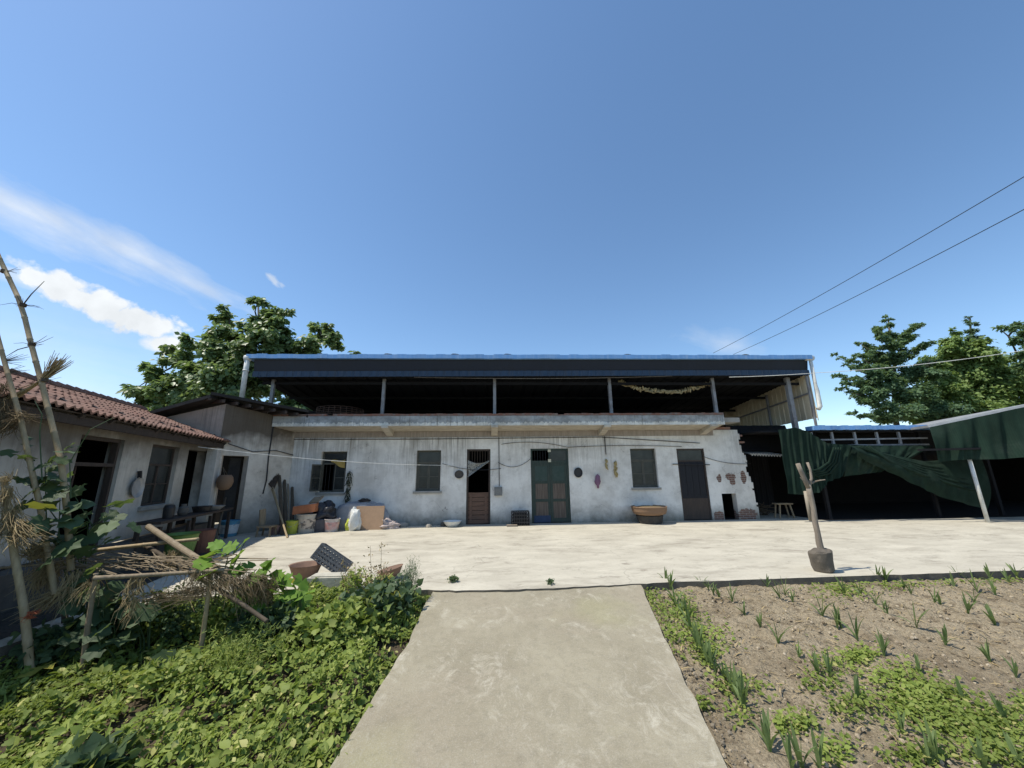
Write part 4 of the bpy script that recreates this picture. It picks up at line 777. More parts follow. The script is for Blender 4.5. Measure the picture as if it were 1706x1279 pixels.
MB().box(q.x-.2, q.x+.2, q.y-.18, q.y+.18, .24, .28).build('seat', M_obam, CH); MB().slab([(q.x-.2, q.y-.02, .281), (q.x-.14, q.y+.16, .281), (q.x-.2, q.y+.2, .72), (q.x-.26, q.y+.02, .70)], .03).build('backrest', M_obam, CH)
for i, j in ((-1, -1), (1, -1), (-1, 1), (1, 1)): MB().bar((q.x+i*.18, q.y+j*.15, 0), (q.x+i*.16, q.y+j*.14, .239), .035).build('leg', M_obam, CH)
def bucket(px, py, r, h, mat, label, name='bucket', handle=True, band=None, tilt=0, sx=1, cat='bucket'):
    q = P0_(px, py); B_ = thing(name, (q.x, q.y, 0), label, cat)
    MB().lathe([(r*.78, 0), (r*.8, .01), (r*.97, h*.92), (r*1.03, h*.95), (r*1.03, h), (r*.94, h), (r*.9, h*.8), (r*.2, h*.78)], (q.x, q.y, 0), 22, sx, 1).build('body', mat, B_, smooth=False)
    if band: MB().lathe([(r*.835+.003, h*.2), (r*.935+.003, h*.75), (r*.9, h*.752), (r*.82, h*.198)], (q.x, q.y, 0), 22, sx, 1).build('print_band', band, B_)
    if handle: MB().tube([(q.x-r*sx, q.y, h*.95), (q.x-r*.8*sx, q.y-r*.5, h*.7), (q.x, q.y-r*1.05, h*.55), (q.x+r*.8*sx, q.y-r*.5, h*.7), (q.x+r*sx, q.y, h*.95)], .008, 5).build('handle', M_steel, B_)
    return q
bucket(380, 893, .24, .42, flat('blue_bucket', (.10, .30, .45), .5), 'blue and white plastic bucket by the black kitchen doorway', band=flat('bucket_label', (.62, .66, .68), .5))
bucket(457, 890, .15, .24, flat('dull_pink', (.30, .20, .19), .6), 'small dull pink pot beside the low chair in the corner', 'flower_pot', False, cat='pot')
bucket(485, 889, .17, .36, flat('lime_bucket', (.38, .42, .06), .5), 'lime green plastic bucket at the foot of the poles')
q = bucket(510, 886, .33, .52, flat('white_drum', (.50, .46, .40), .5), 'big white paint bucket carrying an orange box', band=simple('printed_label', (.52, .44, .36), (.10, .09, .09), 7, .5, 0, lo=.5, hi=.56))
tilt_ = lambda p: q+Vector((p.x, p.y, p.z+.522+p.x*.12)); mb = MB().box(-.34, .3, -.25, .2, .03, .26, tilt_); o = mb.build('open_box', flat('orange_card', (.40, .16, .08), .8), loc=q+Z*.55)
tag(o, 'orange brown box sitting on the big white paint bucket', 'box')
o = MB().slab([q+Vector((.02, -.1, .83)), q+Vector((.3, -.1, .86)), q+Vector((.36, .12, 1.02)), q+Vector((.08, .12, .98))], .03).build('wood_scrap', M_obam, loc=q+Z*.85); tag(o, 'pale wood scrap leaning on top of the orange brown box', 'scrap')
q2 = P0_(537, 884); o = MB().lathe([(.28, 0), (.31, .1), (.32, .34), (.3, .36), (.1, .36)], (q2.x, q2.y, 0), 18).build('tub', flat('grey_tub', (.10, .10, .115), .6), loc=q2); tag(o, 'dark grey tub holding black plastic bags', 'tub')
def lump(c, rx, ry, rz, name, mat, label, cat, seed=0, fine=.25, fl=0):
    def fn(u, v):
        a = 2*math.pi*u; b = math.pi*(v-.5) if not fl else math.pi*.5*v; d = Vector((math.cos(a)*math.cos(b), math.sin(a)*math.cos(b), math.sin(b))); k = 1+fine*noise.noise(d*1.7+Vector((seed, 0, 0)))+fine*.5*noise.noise(d*5+Vector((seed, 4, 0))); return Vector(c)+Vector((d.x*rx*k, d.y*ry*k, d.z*rz*k))
    return tag(MB().grid(fn, 44, 22).build(name, mat, loc=c, smooth=True), label, cat)
lump((q2.x-.02, q2.y, .55), .36, .28, .27, 'plastic_bag', simple('black_bag', (.02, .022, .03), (.05, .052, .06), 6, .35, .5), 'black plastic bag piled on the dark grey tub', 'bag', 3, .5)
q3 = P0_(520, 880); o = MB().tube([gy(517, 846, 12.95), gy(530, 838, 12.9), gy(545, 846, 12.8), gy(562, 862, 12.75)], [.02, .025, .025, .015], 7).build('pipe', M_zinc, loc=(q3.x, 12.9, .9)); tag(o, 'pale bent pipe lying across the black plastic bag', 'pipe')
bucket(552, 885, .22, .36, flat('pink_white', (.58, .52, .50), .5), 'small white bucket with red print beside the cardboard pile', band=simple('red_print', (.48, .22, .21), (.6, .5, .48), 5, .5, 0))
q4 = P0_(608, 876); q4.y = 12.85
HP = thing('covered_heap', (q4.x, q4.y, 0), 'low rounded heap covered with grey plastic sheet under the wall', 'heap')
def fn(u, v):
    a = math.pi*(-1+2*u); b = math.pi*.5*v; d = Vector((math.cos(a)*math.cos(b), math.sin(a)*math.cos(b), math.sin(b)**.8)); k = 1+.10*noise.noise(d*3)+.05*noise.noise(d*9); return Vector((q4.x+d.x*.98*k, q4.y+d.y*.33*k, d.z*.82*k))
MB().grid(fn, 60, 24).build('plastic_sheet', simple('grey_sheet', (.32, .33, .35), (.22, .225, .24), 3, .45, .5), HP, smooth=True)
lump((gy(607, 838, 12.8).x, 12.8, .84), .16, .12, .06, 'cloth', M_black, 'crumpled black cloth on top of the grey covered heap', 'cloth', 5, .4)
q = P0_(618, 880); T = lambda p: Vector((q.x+p.x, 12.45+p.y+p.z*.18, p.z)); CB = tag(MB().box(-.42, .44, -.03, .0, 0, .68, T).build('cardboard', flat('brown_card', (.42, .28, .18), .9, .85), loc=q), 'brown cardboard sheet leaning upright against the grey covered heap', 'cardboard')
q = P0_(590, 884); lump((q.x, 12.3, .30), .17, .12, .36, 'plastic_bag', flat('white_bag', (.70, .71, .68), .5, .9), 'standing white plastic bag left of the brown cardboard', 'bag', 9, .35)
q = P0_(578, 884); lump((q.x+.02, 12.38, .13), .10, .09, .19, 'plastic_bag', flat('yellow_bag', (.50, .55, .08), .5, .9), 'small yellow green plastic bag beside the white bag', 'bag', 12, .35)
q = P0_(646, 879); lump((q.x, 12.6, .08), .32, .18, .17, 'rag_heap', flat('pink_rag', (.50, .42, .39), .9, .75), 'pale pinkish rags heaped right of the brown cardboard', 'rags', 15, .8)
# wing-side clutter
a = onW(222, 812); c = PW(a[0], a[1], .02); T = lambda p: dW*p.x+Z*p.y+nW*p.z; PN = thing('pan', (c.x, c.y, c.z), 'shiny steel pan hung on the tiled wing wall beside its window', 'pan')
MB().lathe([(.06, .005), (.16, .02), (.19, .06), (.2, .065), (.18, .05), (.14, .03), (.03, .025)], c, 24, T=T).build('bowl', M_zinc, PN); MB().bar(c+Z*.18+nW*.05, c+Z*.32+nW*.03, .07, .03).build('handle', M_black, PN)
a = onW(365, 803); c = PW(.1, gp(365, 803, PW(0, 0, .45), dW).z, .47); BK = thing('pole_basket', (c.x, c.y, c.z), 'round brown woven basket hung on the white wing pillar', 'basket')
MB().lathe([(.03, -.22), (.11, -.2), (.17, -.12), (.20, 0), (.18, .12), (.13, .19), (.11, .19), (.1, .1)], c, 20).build('weave', M_wick, BK, smooth=True); MB().tube([c+Z*.19+dW*.1, c+Z*.4-nW*.1, c+Z*.19-dW*.1], .01, 5).build('cord', M_dbam, BK)
def wing_table():
    c0 = PW(onW(342, 800)[0], 0, .55); c1 = PW(onW(205, 800)[0], 0, .5); Tb = thing('wash_bench', tuple((c0+c1)/2), 'long dark bench in front of the tiled wing holding pots', 'bench'); d_ = (c1-c0)
    mb = MB().slab([c0+nW*.22+Z*.74, c1+nW*.22+Z*.74, c1-nW*.22+Z*.74, c0-nW*.22+Z*.74], .05 if True else 0); mb.build('top', M_dwood, Tb)
    for k in (.03, .35, .65, .97):
        for s_ in (-.17, .17): p = c0+d_*k+nW*s_; MB().bar(p, p+Z*.688, .06).build('leg', M_dwood, Tb)
    return c0, c1
c0, c1 = wing_table()
def onbench(k, s_, prof, mat, name, label, cat, sx=1):
    p = c0.lerp(c1, k)+nW*s_+Z*.795; tag(MB().lathe(prof, p, 20, sx).build(name, mat, loc=p), label, cat)
onbench(.22, .02, [(.15, 0), (.24, .08), (.26, .1), (.24, .09), (.1, .03)], M_zinc, 'basin', 'shallow zinc basin on the dark bench near the pillar', 'basin'); onbench(.38, .0, [(.16, 0), (.2, .12), (.21, .13), (.18, .12), (.05, .1)], M_black, 'wok', 'black wok on the dark bench beside the zinc basin', 'wok')
onbench(.62, -.02, [(.07, 0), (.1, .06), (.09, .16), (.05, .2), (.05, .24), (.03, .24)], M_stone, 'jar', 'brown lidded jar on the dark bench below the wing window', 'jar'); onbench(.8, .0, [(.09, 0), (.1, .2), (.08, .26), (.04, .27)], M_black, 'kettle', 'black kettle on the dark bench left of the brown jar', 'kettle')
q = c0.lerp(c1, .9)+nW*.45; tag(MB().lathe([(.2, 0), (.27, .5), (.3, .52), (.26, .5), (.1, .42)], q, 20).build('tub', flat('green_tub', (.16, .26, .06), .5), loc=q), 'dull green tub standing before the dark bench', 'tub')
q = c0.lerp(c1, .62)+nW*.42; tag(MB().lathe([(.2, 0), (.24, .45), (.25, .47), (.22, .46), (.1, .42)], q, 20).build('tub', flat('brown_tub', (.20, .09, .06), .6), loc=q), 'reddish brown tub standing before the dark bench', 'tub')
b = gz(355, 918); t_ = PW(.1, 1.05, .55); tag(MB().tube([b, t_], .022, 7).build('leaning_pole', M_dbam, loc=b), 'dark stick leaning against the white wing pillar', 'pole')
# broken things at garden edge
q = gz(543, 963); c = Vector((q.x, q.y, .0)); Rm = Matrix.Rotation(rad(6), 3, 'Z') @ Matrix.Rotation(rad(34), 3, 'Y') @ Matrix.Rotation(rad(-12), 3, 'X'); o = crate(c, .56, .34, .24, M_black, lambda p: Rm @ Vector((p.x, p.y, p.z))+c+Z*.16, colsn=10, rows=4).build('crate', simple('grey_crate', (.10, .105, .11), (.17, .17, .17), 8, .6, .2), loc=c); tag(o, 'dark grey plastic crate tipped on its side at the garden edge', 'crate')
q = gz(507, 968, -.02); tag(MB().lathe([(.13, 0), (.18, .08), (.235, .22), (.25, .235), (.23, .22), (.17, .1), (.05, .04)], (q.x, q.y, 0), 24).build('clay_basin', simple('clay', (.26, .165, .12), (.18, .115, .085), 7, .85, .4), loc=(q.x, q.y, 0), smooth=True), 'brown clay basin by the tipped grey crate', 'basin')
q = gz(556, 986, -.02); mb = MB().box(q.x-.34, q.x+.34, q.y-.14, q.y+.16, -.1, .2); mb.box(q.x-.3, q.x+.3, q.y-.1, q.y+.12, .2, .215); tag(mb.build('stone_trough', simple('pale_stone', (.52, .49, .40), (.36, .34, .28), 5, .9, .7), loc=(q.x, q.y, 0)), 'pale rectangular stone trough at the garden edge', 'trough')
q = gz(652, 966, -.02); Rm2 = Matrix.Rotation(rad(-14), 3, 'Y'); tag(MB().lathe([(.12, 0), (.16, .06), (.2, .12), (.21, .125), (.19, .11), (.12, .04), (.03, .03)], (q.x, q.y, 0.03), 24, T=lambda p: Rm2 @ p).build('clay_basin', simple('clay_b', (.25, .16, .115), (.17, .11, .08), 7, .85, .4), loc=(q.x, q.y, 0), smooth=True), 'tilted brown basin half hidden behind the feathery weed', 'basin')

# ---------------------------------------------------------------- trellis, canes and straw
def bam(pts, r, rings=.32):
    pts = [Vector(p) for p in pts]; out = []; R = []; n = max(2, int(sum((b-a).length for a, b in zip(pts, pts[1:]))/rings)); L_ = [0]
    for a, b in zip(pts, pts[1:]): L_.append(L_[-1]+(b-a).length)
    def at(s_):
        for i in range(len(pts)-1):
            if s_ <= L_[i+1]+1e-6: return pts[i].lerp(pts[i+1], (s_-L_[i])/max(1e-6, L_[i+1]-L_[i]))
        return pts[-1]
    for i in range(n+1):
        s_ = L_[-1]*i/n; q = 1-.25*i/n
        for d_, k in ((-.014, 1.), (0, 1.16), (.014, 1.)):
            if 0 <= s_+d_ <= L_[-1]: out.append(at(s_+d_)); R.append(r*q*k)
    return MB().tube(out, R, 9)
def strawb(mb, c, n, ln, spread, dirv=(0, 0, -1), r=.0026):
    for i in range(n):
        c_ = Vector(c)+Vector((rnd.gauss(0, spread*.4), rnd.gauss(0, spread*.4), rnd.gauss(0, .02))); d_ = (Vector(dirv).normalized()+Vector((rnd.gauss(0, .35), rnd.gauss(0, .35), rnd.gauss(0, .2)))).normalized()*ln*rnd.uniform(.5, 1.2); mdl = c_+d_*.5+Vector((rnd.gauss(0, .03), rnd.gauss(0, .03), -.01)); mb.tube([c_, mdl, c_+d_], [r, r, r*.5], 3, False)
pb1 = gs(52, 1130); yp = pb1.y
print('pole base', pb1, gs(137, 1122), gs(332, 1105))
q = pb1; PL = thing('bamboo_pole', tuple(q), 'thick bamboo post at the left edge wrapped with straw', 'pole'); bam(pth([(52, 1132, yp), (41, 1020, yp), (28, 948, yp), (19, 895, yp), (6, 795, yp)]), .035).build('cane', M_bamboo, PL, smooth=True)
mb = MB()
for px, py, n, ln, sp, dv in ((12, 815, 90, .28, .06, (.1, -.1, -1)), (16, 850, 120, .30, .08, (.3, -.1, -1)), (22, 885, 90, .26, .08, (.7, 0, -.5)), (8, 880, 70, .22, .07, (-.6, 0, -.3)), (8, 805, 30, .12, .02, (0, 0, 1)), (30, 870, 50, .35, .05, (1, 0, -1))): strawb(mb, gy(px, py, yp-.03), n, ln, sp, dv)
mb.build('straw_wrap', M_straw, PL)
mb = MB(); strawb(mb, gy(45, 1025, yp-.05), 30, .08, .01, (1, 0, .1)); mb.build('red_tie', flat('red_string', (.5, .13, .06)), PL)
y2 = 4.85; q = gs(118, 985); q = Vector((gy(118, 985, y2).x, y2, soil(y2)))
PL2 = thing('bamboo_pole', tuple(q), 'tallest bamboo cane leaning left far above the tiled roof', 'pole'); P_ = [(0-14, 400), (0, 432), (36, 508), (53, 578), (70, 640), (86, 705), (101, 765), (110, 832), (118, 950)]; bam(pth([(a, b, y2) for a, b in P_[::-1]]), .031).build('cane', M_bamboo, PL2, smooth=True)
for px, py in ((7, 452), (38, 508), (53, 574), (74, 633)):
    mb = MB(); c = gy(px, py, y2)
    for i in range(9):
        a = rnd.uniform(0, 6.28); l = rnd.uniform(.10, .30); d_ = Vector((math.cos(a), .4*math.sin(a), rnd.uniform(-.25, .35)))*l; mb.tube([c, c+d_*.5+Z*.01, c+d_+Z*rnd.uniform(-.04, .05)], [.005, .003, .0015], 4, False)
    mb.tube([c-Z*.02, c+Z*.02], .034, 8); mb.build('twig', M_dbam, PL2)
mb = MB(); c = gy(38, 508, y2); mb.tube([c, gy(52, 490, y2), gy(74, 468, y2)], [.008, .006, .003], 5); mb.build('twig', M_dbam, PL2); mb = MB(); mb.tube([gy(53, 576, y2), gy(30, 582, y2), gy(6, 596, y2)], [.007, .005, .002], 5); mb.build('twig', M_dbam, PL2)
mb = MB(); c = gy(20, 662, y2)
for i in range(70):
    a = c+Vector((rnd.gauss(0, .015), rnd.gauss(0, .02), rnd.gauss(0, .02))); e = gy(100, 600, y2)+Vector((rnd.gauss(0, .06), rnd.gauss(0, .04), rnd.gauss(0, .045))); mid = gy(72, 633, y2)+Vector((rnd.gauss(0, .012),)*3); mb.tube([a, a.lerp(mid, .5), mid, e], [.006, .005, .005, .002], 4, False)
mb.build('straw_bundle', M_straw, PL2)
y3 = 4.7; q = Vector((gy(88, 990, y3).x, y3, soil(y3))); PL3 = thing('bamboo_pole', tuple(q), 'second bamboo cane leaning left beside the tallest one', 'pole'); bam(pth([(92, 990, y3), (76, 900, y3), (66, 840, y3), (50, 772, y3), (35, 700, y3), (22, 655, y3), (8, 605, y3), (-8, 545, y3)]), .028).build('cane', M_bamboo, PL3, smooth=True)
mb = MB()
for px, py, n, ln, dv in ((30, 690, 50, .22, (1, 0, -.2)), (3, 640, 60, .3, (-.3, 0, -1)), (28, 700, 60, .35, (-.8, 0, -.4)), (12, 690, 60, .25, (0, 0, -1)), (3, 668, 80, .35, (.1, .1, -1))): strawb(mb, gy(px, py, y3), n, ln, .08, dv)
mb.build('straw_bundle', M_dstraw, PL3); mb = MB()
for px, py in ((4, 602), (8, 620)):
    c = gy(px, py, y3)
    for i in range(14): a = rnd.uniform(-1, 1); mb.tube([c, c+Vector((abs(a)*.25, .05, rnd.uniform(-.05, .12)))], [.004, .0015], 4, False)
mb.build('twig', M_dbam, PL3)
yn = gs(137, 1122).y; yn2 = gs(332, 1105).y; yfar = yn+.95
TR = thing('trellis', tuple(gs(235, 1110)), 'low bamboo trellis of canes and straw standing over the garden weeds', 'trellis')
def part(name, mb, mat, lab=None):
    o = mb.build(name, mat, TR, smooth=name in ('post', 'rail'))
    if lab: o['label'] = lab
part('post', bam(pth([(136, 1128, yn), (144, 1060, yn), (152, 1000, yn), (160, 955, yn)]), .026), M_obam); part('post', bam(pth([(331, 1110, yn2), (340, 1040, yn2), (350, 980, yn2), (353, 945, yn2)]), .025), M_bamboo)
part('post', bam(pth([(108, 1095, yfar-.3), (108, 1000, yfar-.3)]), .035), M_dbam); part('rail', bam(pth([(50, 929, yfar), (140, 919, yfar), (216, 910, yfar), (330, 898, yfar)]), .028), M_bamboo); part('rail', bam(pth([(158, 963, yn-.04), (230, 959, yn-.02), (291, 955, yn2-.04), (380, 949, yn2-.04)]), .023), M_obam)
part('rail', bam(pth([(86, 948, yn+.5), (150, 942, yn+.5), (269, 927, yn+.7)]), .018), M_obam); part('rail', bam(pth([(0, 946, yn+.3), (60, 941, yn+.3), (130, 930, yn+.5)]), .014), M_obam); part('rail', bam(pth([(244, 910, yfar+.1), (320, 955, yfar-.5), (400, 1004, yn2-.15), (445, 1035, yn2-.25)]), .026), M_dbam)
P_ = pth([(247, 877, yfar+.1), (295, 909, yfar-.2), (338, 936, yfar-.5), (400, 975, yn2)]); mb = MB(); mb.tube(P_, [.036, .036, .033, .03], 12, False); mb.tube([P_[0], P_[1]], [.029, .029], 12, False)
part('open_cane', mb, M_obam)
mb = MB()
for i in range(70):
    x0 = rnd.uniform(110, 330); a = gy(x0, 926+rnd.uniform(-8, 22), yfar-rnd.uniform(.1, .5)); b = gy(x0+rnd.uniform(25, 150), 935+rnd.uniform(-14, 28), rnd.uniform(yn, yn+.4)); mb.tube([a, a.lerp(b, .5)+Z*rnd.uniform(-.02, .02), b], rnd.uniform(.003, .007), 5)
part('slats', mb, M_obam); mb = MB()
for px, py, y, n, ln, sp, dv in ((76, 945, yn+.5, 130, .32, .10, (.1, 0, -1)), (95, 940, yn+.5, 90, .3, .12, (-.6, 0, -.6)), (130, 955, yn+.3, 160, .38, .12, (0, 0, -1)), (100, 985, yn+.3, 110, .34, .08, (-.9, 0, -.6)), (150, 970, yn, 40, .2, .1, (0, 0, -1)), (228, 965, yn, 60, .24, .08, (.1, 0, -1)), (222, 1000, yn, 30, .22, .05, (0, 0, -1)), (290, 920, yfar-.2, 120, .28, .08, (.2, 0, -1)), (60, 905, yn+.4, 120, .35, .12, (.7, 0, -.7)), (40, 920, yn+.2, 70, .3, .1, (.8, 0, .1))): strawb(mb, gy(px, py, y), n, ln, sp, dv)
part('straw_bundle', mb, M_straw); mb = MB()
for px, py, y, n, ln, sp, dv in ((335, 950, yn2, 170, .22, .22, (.2, 0, -1)), (385, 960, yn2, 220, .22, .3, (.6, 0, -.7)), (340, 985, yn2+.1, 150, .3, .22, (-1, 0, -.1)), (420, 965, yn2+.2, 200, .26, .3, (.3, 0, -1)), (290, 992, yn2+.3, 90, .3, .2, (-.9, 0, 0)), (440, 975, yn2+.4, 150, .26, .2, (0, 0, -1))): strawb(mb, gy(px, py, y), n, ln, sp, dv, .0022)
part('dry_thatch', mb, M_dstraw)

# ---------------------------------------------------------------- plants
def bigleaves(lst, name, label, mat, cat, size, spread=1., stem=None):
    P = []; N = []; D = []; Sz = []; mb = MB()
    for px, py, y, s_ in lst:
        p0 = gy(px, py, y)
        for rep in range(2):
            p = p0+Vector((rnd.gauss(0, .10), rnd.gauss(0, .10), rnd.gauss(0, .08)))*rep; P.append(p); N.append(V3(rnd.gauss(.05, .6), rnd.gauss(-.45, .5), .9)); D.append(V3(rnd.gauss(0, 1), -.6+rnd.gauss(0, .5), -.45)); Sz.append(size*s_*rnd.uniform(.65, 1.15))
    r = thing(name, (P[0].x, P[0].y, soil(P[0].y)), label, cat); o = lmesh('foliage', mat, [(BIG[0], BIG[1], np.array(P, float), np.array(N), np.array(D), np.array(Sz))], r); return r, P
L_ = [(60, 742, 4.3, .8), (75, 770, 4.3, 1), (62, 765, 4.25, .9), (95, 790, 4.4, 1.1), (60, 812, 4.2, 1.1), (80, 800, 4.3, .9), (112, 805, 4.4, 1), (130, 832, 4.4, 1.2), (100, 830, 4.3, 1.2), (85, 848, 4.2, 1.1), (120, 862, 4.3, 1.1), (150, 850, 4.5, 1.1), (165, 868, 4.5, 1.2), (140, 885, 4.4, 1.2), (95, 870, 4.2, 1.1), (75, 868, 4.2, 1), (110, 895, 4.3, 1.1), (155, 890, 4.5, 1), (120, 740, 4.4, .6), (118, 762, 4.4, .7), (178, 850, 4.6, .9), (135, 808, 4.5, .8), (85, 775, 4.4, .8), (50, 830, 4.2, .9), (190, 895, 4.6, 1), (128, 905, 4.2, 1), (160, 905, 4.4, 1.1), (100, 915, 4.1, .9), (146, 868, 4.3, 1)]
L_ = [(a_, b_, y_+.5, s_) for a_, b_, y_, s_ in L_]
vr, P = bigleaves(L_, 'climbing_vine', 'big leaved vine climbing the two leaning bamboo canes', MT['leaf_vine'], 'vine', .205)
for k in range(9):
    b = P[rnd.randrange(len(P))]; MB().tube([gs(118, 1000)+Vector((rnd.uniform(-.2, .2), .1, .1)), gy(110, 900, 4.85)+Vector((rnd.gauss(0, .1), rnd.gauss(0, .1), 0)), b], [.010, .007, .004], 5).build('stem', MT['leaf_vine'], vr)
MB().tube(pth([(118, 830, 4.4), (116, 770, 4.4), (150, 715, 4.4), (190, 695, 4.6)]), [.006, .005, .004, .003], 5).build('stem', MT['leaf_vine'], vr); MB().tube(pth([(70, 800, 4.25), (66, 720, 4.25), (70, 690, 4.25), (58, 668, 4.25)]), [.006, .005, .004, .003], 5).build('stem', MT['leaf_vine'], vr)
L_ = [(385, 908, 5.0, .8), (365, 918, 4.8, .8), (400, 920, 5.0, .9), (372, 902, 5.0, .7), (410, 935, 5., .9), (430, 945, 5.2, .9), (445, 962, 5.2, 1), (425, 965, 5, .9), (460, 958, 5.4, .9), (476, 955, 5.5, .9), (395, 938, 4.8, .9), (480, 972, 5.3, 1), (465, 985, 5.1, 1), (500, 985, 5.2, .9), (355, 915, 4.7, .7), (440, 980, 4.9, .9), (490, 1000, 5, .9), (415, 950, 4.9, .8)]
vr2, P = bigleaves(L_, 'pumpkin_vine', 'sunlit bright green pumpkin vine behind the right end of the trellis', MT['leaf_bright'], 'vine', .27)
for k in range(8): b = P[rnd.randrange(len(P))]; MB().tube([Vector((-3.3, 5.2, soil(5.2))), (Vector((-3.3, 5.2, .1))+b)/2, b], [.010, .007, .004], 5).build('stem', MT['leaf_vine'], vr2)
L_ = [(165, 945, yn+.3, .8), (178, 955, yn+.4, .9), (200, 990, yn+.3, 1), (185, 1015, yn+.2, 1), (150, 985, yn+.3, .9), (118, 975, yn+.3, .9), (165, 1040, yn+.1, 1), (140, 1055, yn+.1, 1), (85, 1080, yn+.2, 1), (95, 1100, yn, 1), (210, 970, yn+.3, .9), (300, 1090, yn-.1, 1), (370, 1128, yn-.1, 1.4), (345, 1118, yn-.05, 1), (325, 1135, yn-.1, 1), (240, 1010, yn+.3, 1), (225, 1035, yn+.2, 1), (262, 1000, yn+.4, .9), (190, 1060, yn+.1, .9)]
vr3, P = bigleaves(L_, 'squash_plant', 'dusty big leaved squash plant growing in the shade under the trellis', MT['leaf_vine'], 'plant', .25)
for b in P: MB().tube([Vector((b.x+.05, b.y+.1, soil(b.y)-.02)), Vector((b.x+.04, b.y+.06, (b.z+soil(b.y))/2)), b], [.010, .008, .006], 5).build('stem', MT['leaf_vine'], vr3)
# ground cover of the left garden
def hfield(x, y):
    h = .12+.21*noise.noise((x*1.3, y*1.3, 7))+.17*noise.noise((x*3.4, y*3.4, 2)); h += .12*max(0, min(1, (y-3.8)/1.6))*max(0, 1-abs(x+1.6)/2.2)
    h -= .10*max(0, 1-abs(y-4.4)/.6)*max(0, min(1, (-2.6-x)/.5)); return max(.02, h)
P = []; n_t = 0
while len(P) < 42000 and n_t < 170000:
    n_t += 1
    y = 1.0+5.0*rnd.random()**1.25; x = rnd.uniform(-4.85, -.4); xe = interp(RLp, y)-.02+.03+.10*noise.noise((y*2.3, 0, 5))+.05*noise.noise((y*8, 0, 5))
    if x > xe: continue
    if noise.noise((x*1.6, y*1.6, 11)) > .30 and rnd.random() < .85: continue
    if x < -4.4 and y > 4.6: continue
    edge_ = min(1, max(.12, (xe-x)/.30)); h = hfield(x, y)*edge_; k = rnd.random(); P.append((x, y, soil(y)+h*(1-.65*k*k)+.01))
P = np.array(P); n = len(P); N = rv(n)*.85+V3(-.18, -.2, 1.); D = rv(n)+V3(0, -.35, 0); sz = (.022+.050*rng.random(n)**1.8)*(1+.2*rng.normal(size=n))
patch = np.array([noise.noise((a*.8, b*.8, 30)) for a, b, c in P]); i1 = patch > 0.02; i2 = ~i1
oc = lmesh('ground_cover', MT['leaf_ground'], [(HEART[0], HEART[1], P[i1], N[i1], D[i1], sz[i1]), (LEAF[0], LEAF[1], P[i2], N[i2], D[i2], sz[i2]*1.15)]); tag(oc, 'dense low leafy weeds filling the left garden bed', 'weeds', None, 'stuff')
n = 9000; Q = P[rng.integers(0, len(P), n)].copy(); kk = np.array([noise.noise((a*1.4, b*1.4, 50)) for a, b, c in Q]) > .05; Q = Q[kk]; n = len(Q); Q[:, 2] += .02; oc = lmesh('fine_weeds', MT['leaf_weed'], [(LEAF4[0], LEAF4[1], Q, rv(n)*.9+V3(-.1, -.2, 1), rv(n), rng.uniform(.015, .035, n))]); tag(oc, 'fine small leaved weeds patching the left garden bed', 'weeds', None, 'stuff')
n = 1700; Q = P[rng.integers(0, len(P), n)].copy(); Q[:, 2] -= .05; oc = lmesh('grass', MT['leaf_weed'], [(BLADE[0], BLADE[1], Q, rv(n)+V3(0, -1, .3), rv(n)*.5+V3(0, 0, 1), rng.uniform(.08, .2, n))]); tag(oc, 'thin grass blades mixed among the left garden weeds', 'grass', None, 'stuff')
# finer darker bush masses
def weedbush(px, py, y, r, h, n, mat, label, size=.05, tmpl=LEAF, name='weed_bush', z0=None, up=.3):
    b = gy(px, py, y); zb_ = soil(y) if z0 is None else z0; R_ = thing(name, (b.x, y, zb_), label, 'plant'); mb = MB(); P = []
    ns = 14
    for k in range(ns):
        a = rnd.uniform(0, 6.28); e = Vector((b.x+r*.8*math.cos(a)*rnd.random(), y+r*.7*math.sin(a)*rnd.random(), zb_+h*rnd.uniform(.55, 1.))); s0 = Vector((b.x+rnd.gauss(0, .04), y+rnd.gauss(0, .04), zb_)); md = s0.lerp(e, .5)+Vector((rnd.gauss(0, .03), rnd.gauss(0, .03), .03)); mb.tube([s0, md, e], [.006, .004, .002], 4, False)
        for i in range(n//ns): u = .2+.8*rnd.random(); p = (s0.lerp(md, u*2) if u < .5 else md.lerp(e, u*2-1)); P.append(p+Vector((rnd.gauss(0, r*.16), rnd.gauss(0, r*.16), rnd.gauss(0, h*.06))))
    P = np.array(P, float); m_ = len(P); lmesh('foliage', mat, [(tmpl[0], tmpl[1], P, rv(m_)*.9+V3(0, -.2, .8), rv(m_)+V3(0, 0, up), rng.uniform(.6, 1.3, m_)*size)], R_); mb.build('stem', mat, R_)
weedbush(250, 1055, yn+.55, .5, .55, 1500, MT['leaf_ground'], 'fine leaved bush under the left half of the trellis', .05); weedbush(300, 1080, yn+.5, .45, .42, 1000, MT['leaf_vine'], 'dull fine leaved bush under the right half of the trellis', .05)
for px_, py_, y_, r_, h_, n_, mt_, sz_, tm_, lb_ in ((180, 1060, yn+.35, .4, .5, 800, 'leaf_vine', .09, HEART, 'dark leafy clump behind the left post of the trellis'), (375, 1030, yn2+.45, .45, .5, 1100, 'leaf_ground', .055, LEAF, 'small leaved bush just right of the thatched trellis end'), (75, 1110, yn+.15, .35, .35, 600, 'leaf_vine', .09, HEART, 'leafy clump at the foot of the thick straw wrapped post'), (430, 1000, 5.1, .4, .45, 900, 'leaf_bright', .07, HEART, 'bright leafy clump between the trellis and the clay basin'), (285, 1130, yn-.35, .35, .28, 600, 'leaf_ground', .06, LEAF, 'low leafy clump in front of the trellis right post')):
    weedbush(px_, py_, y_, r_, h_, n_, MT[mt_], lb_, sz_, tm_)
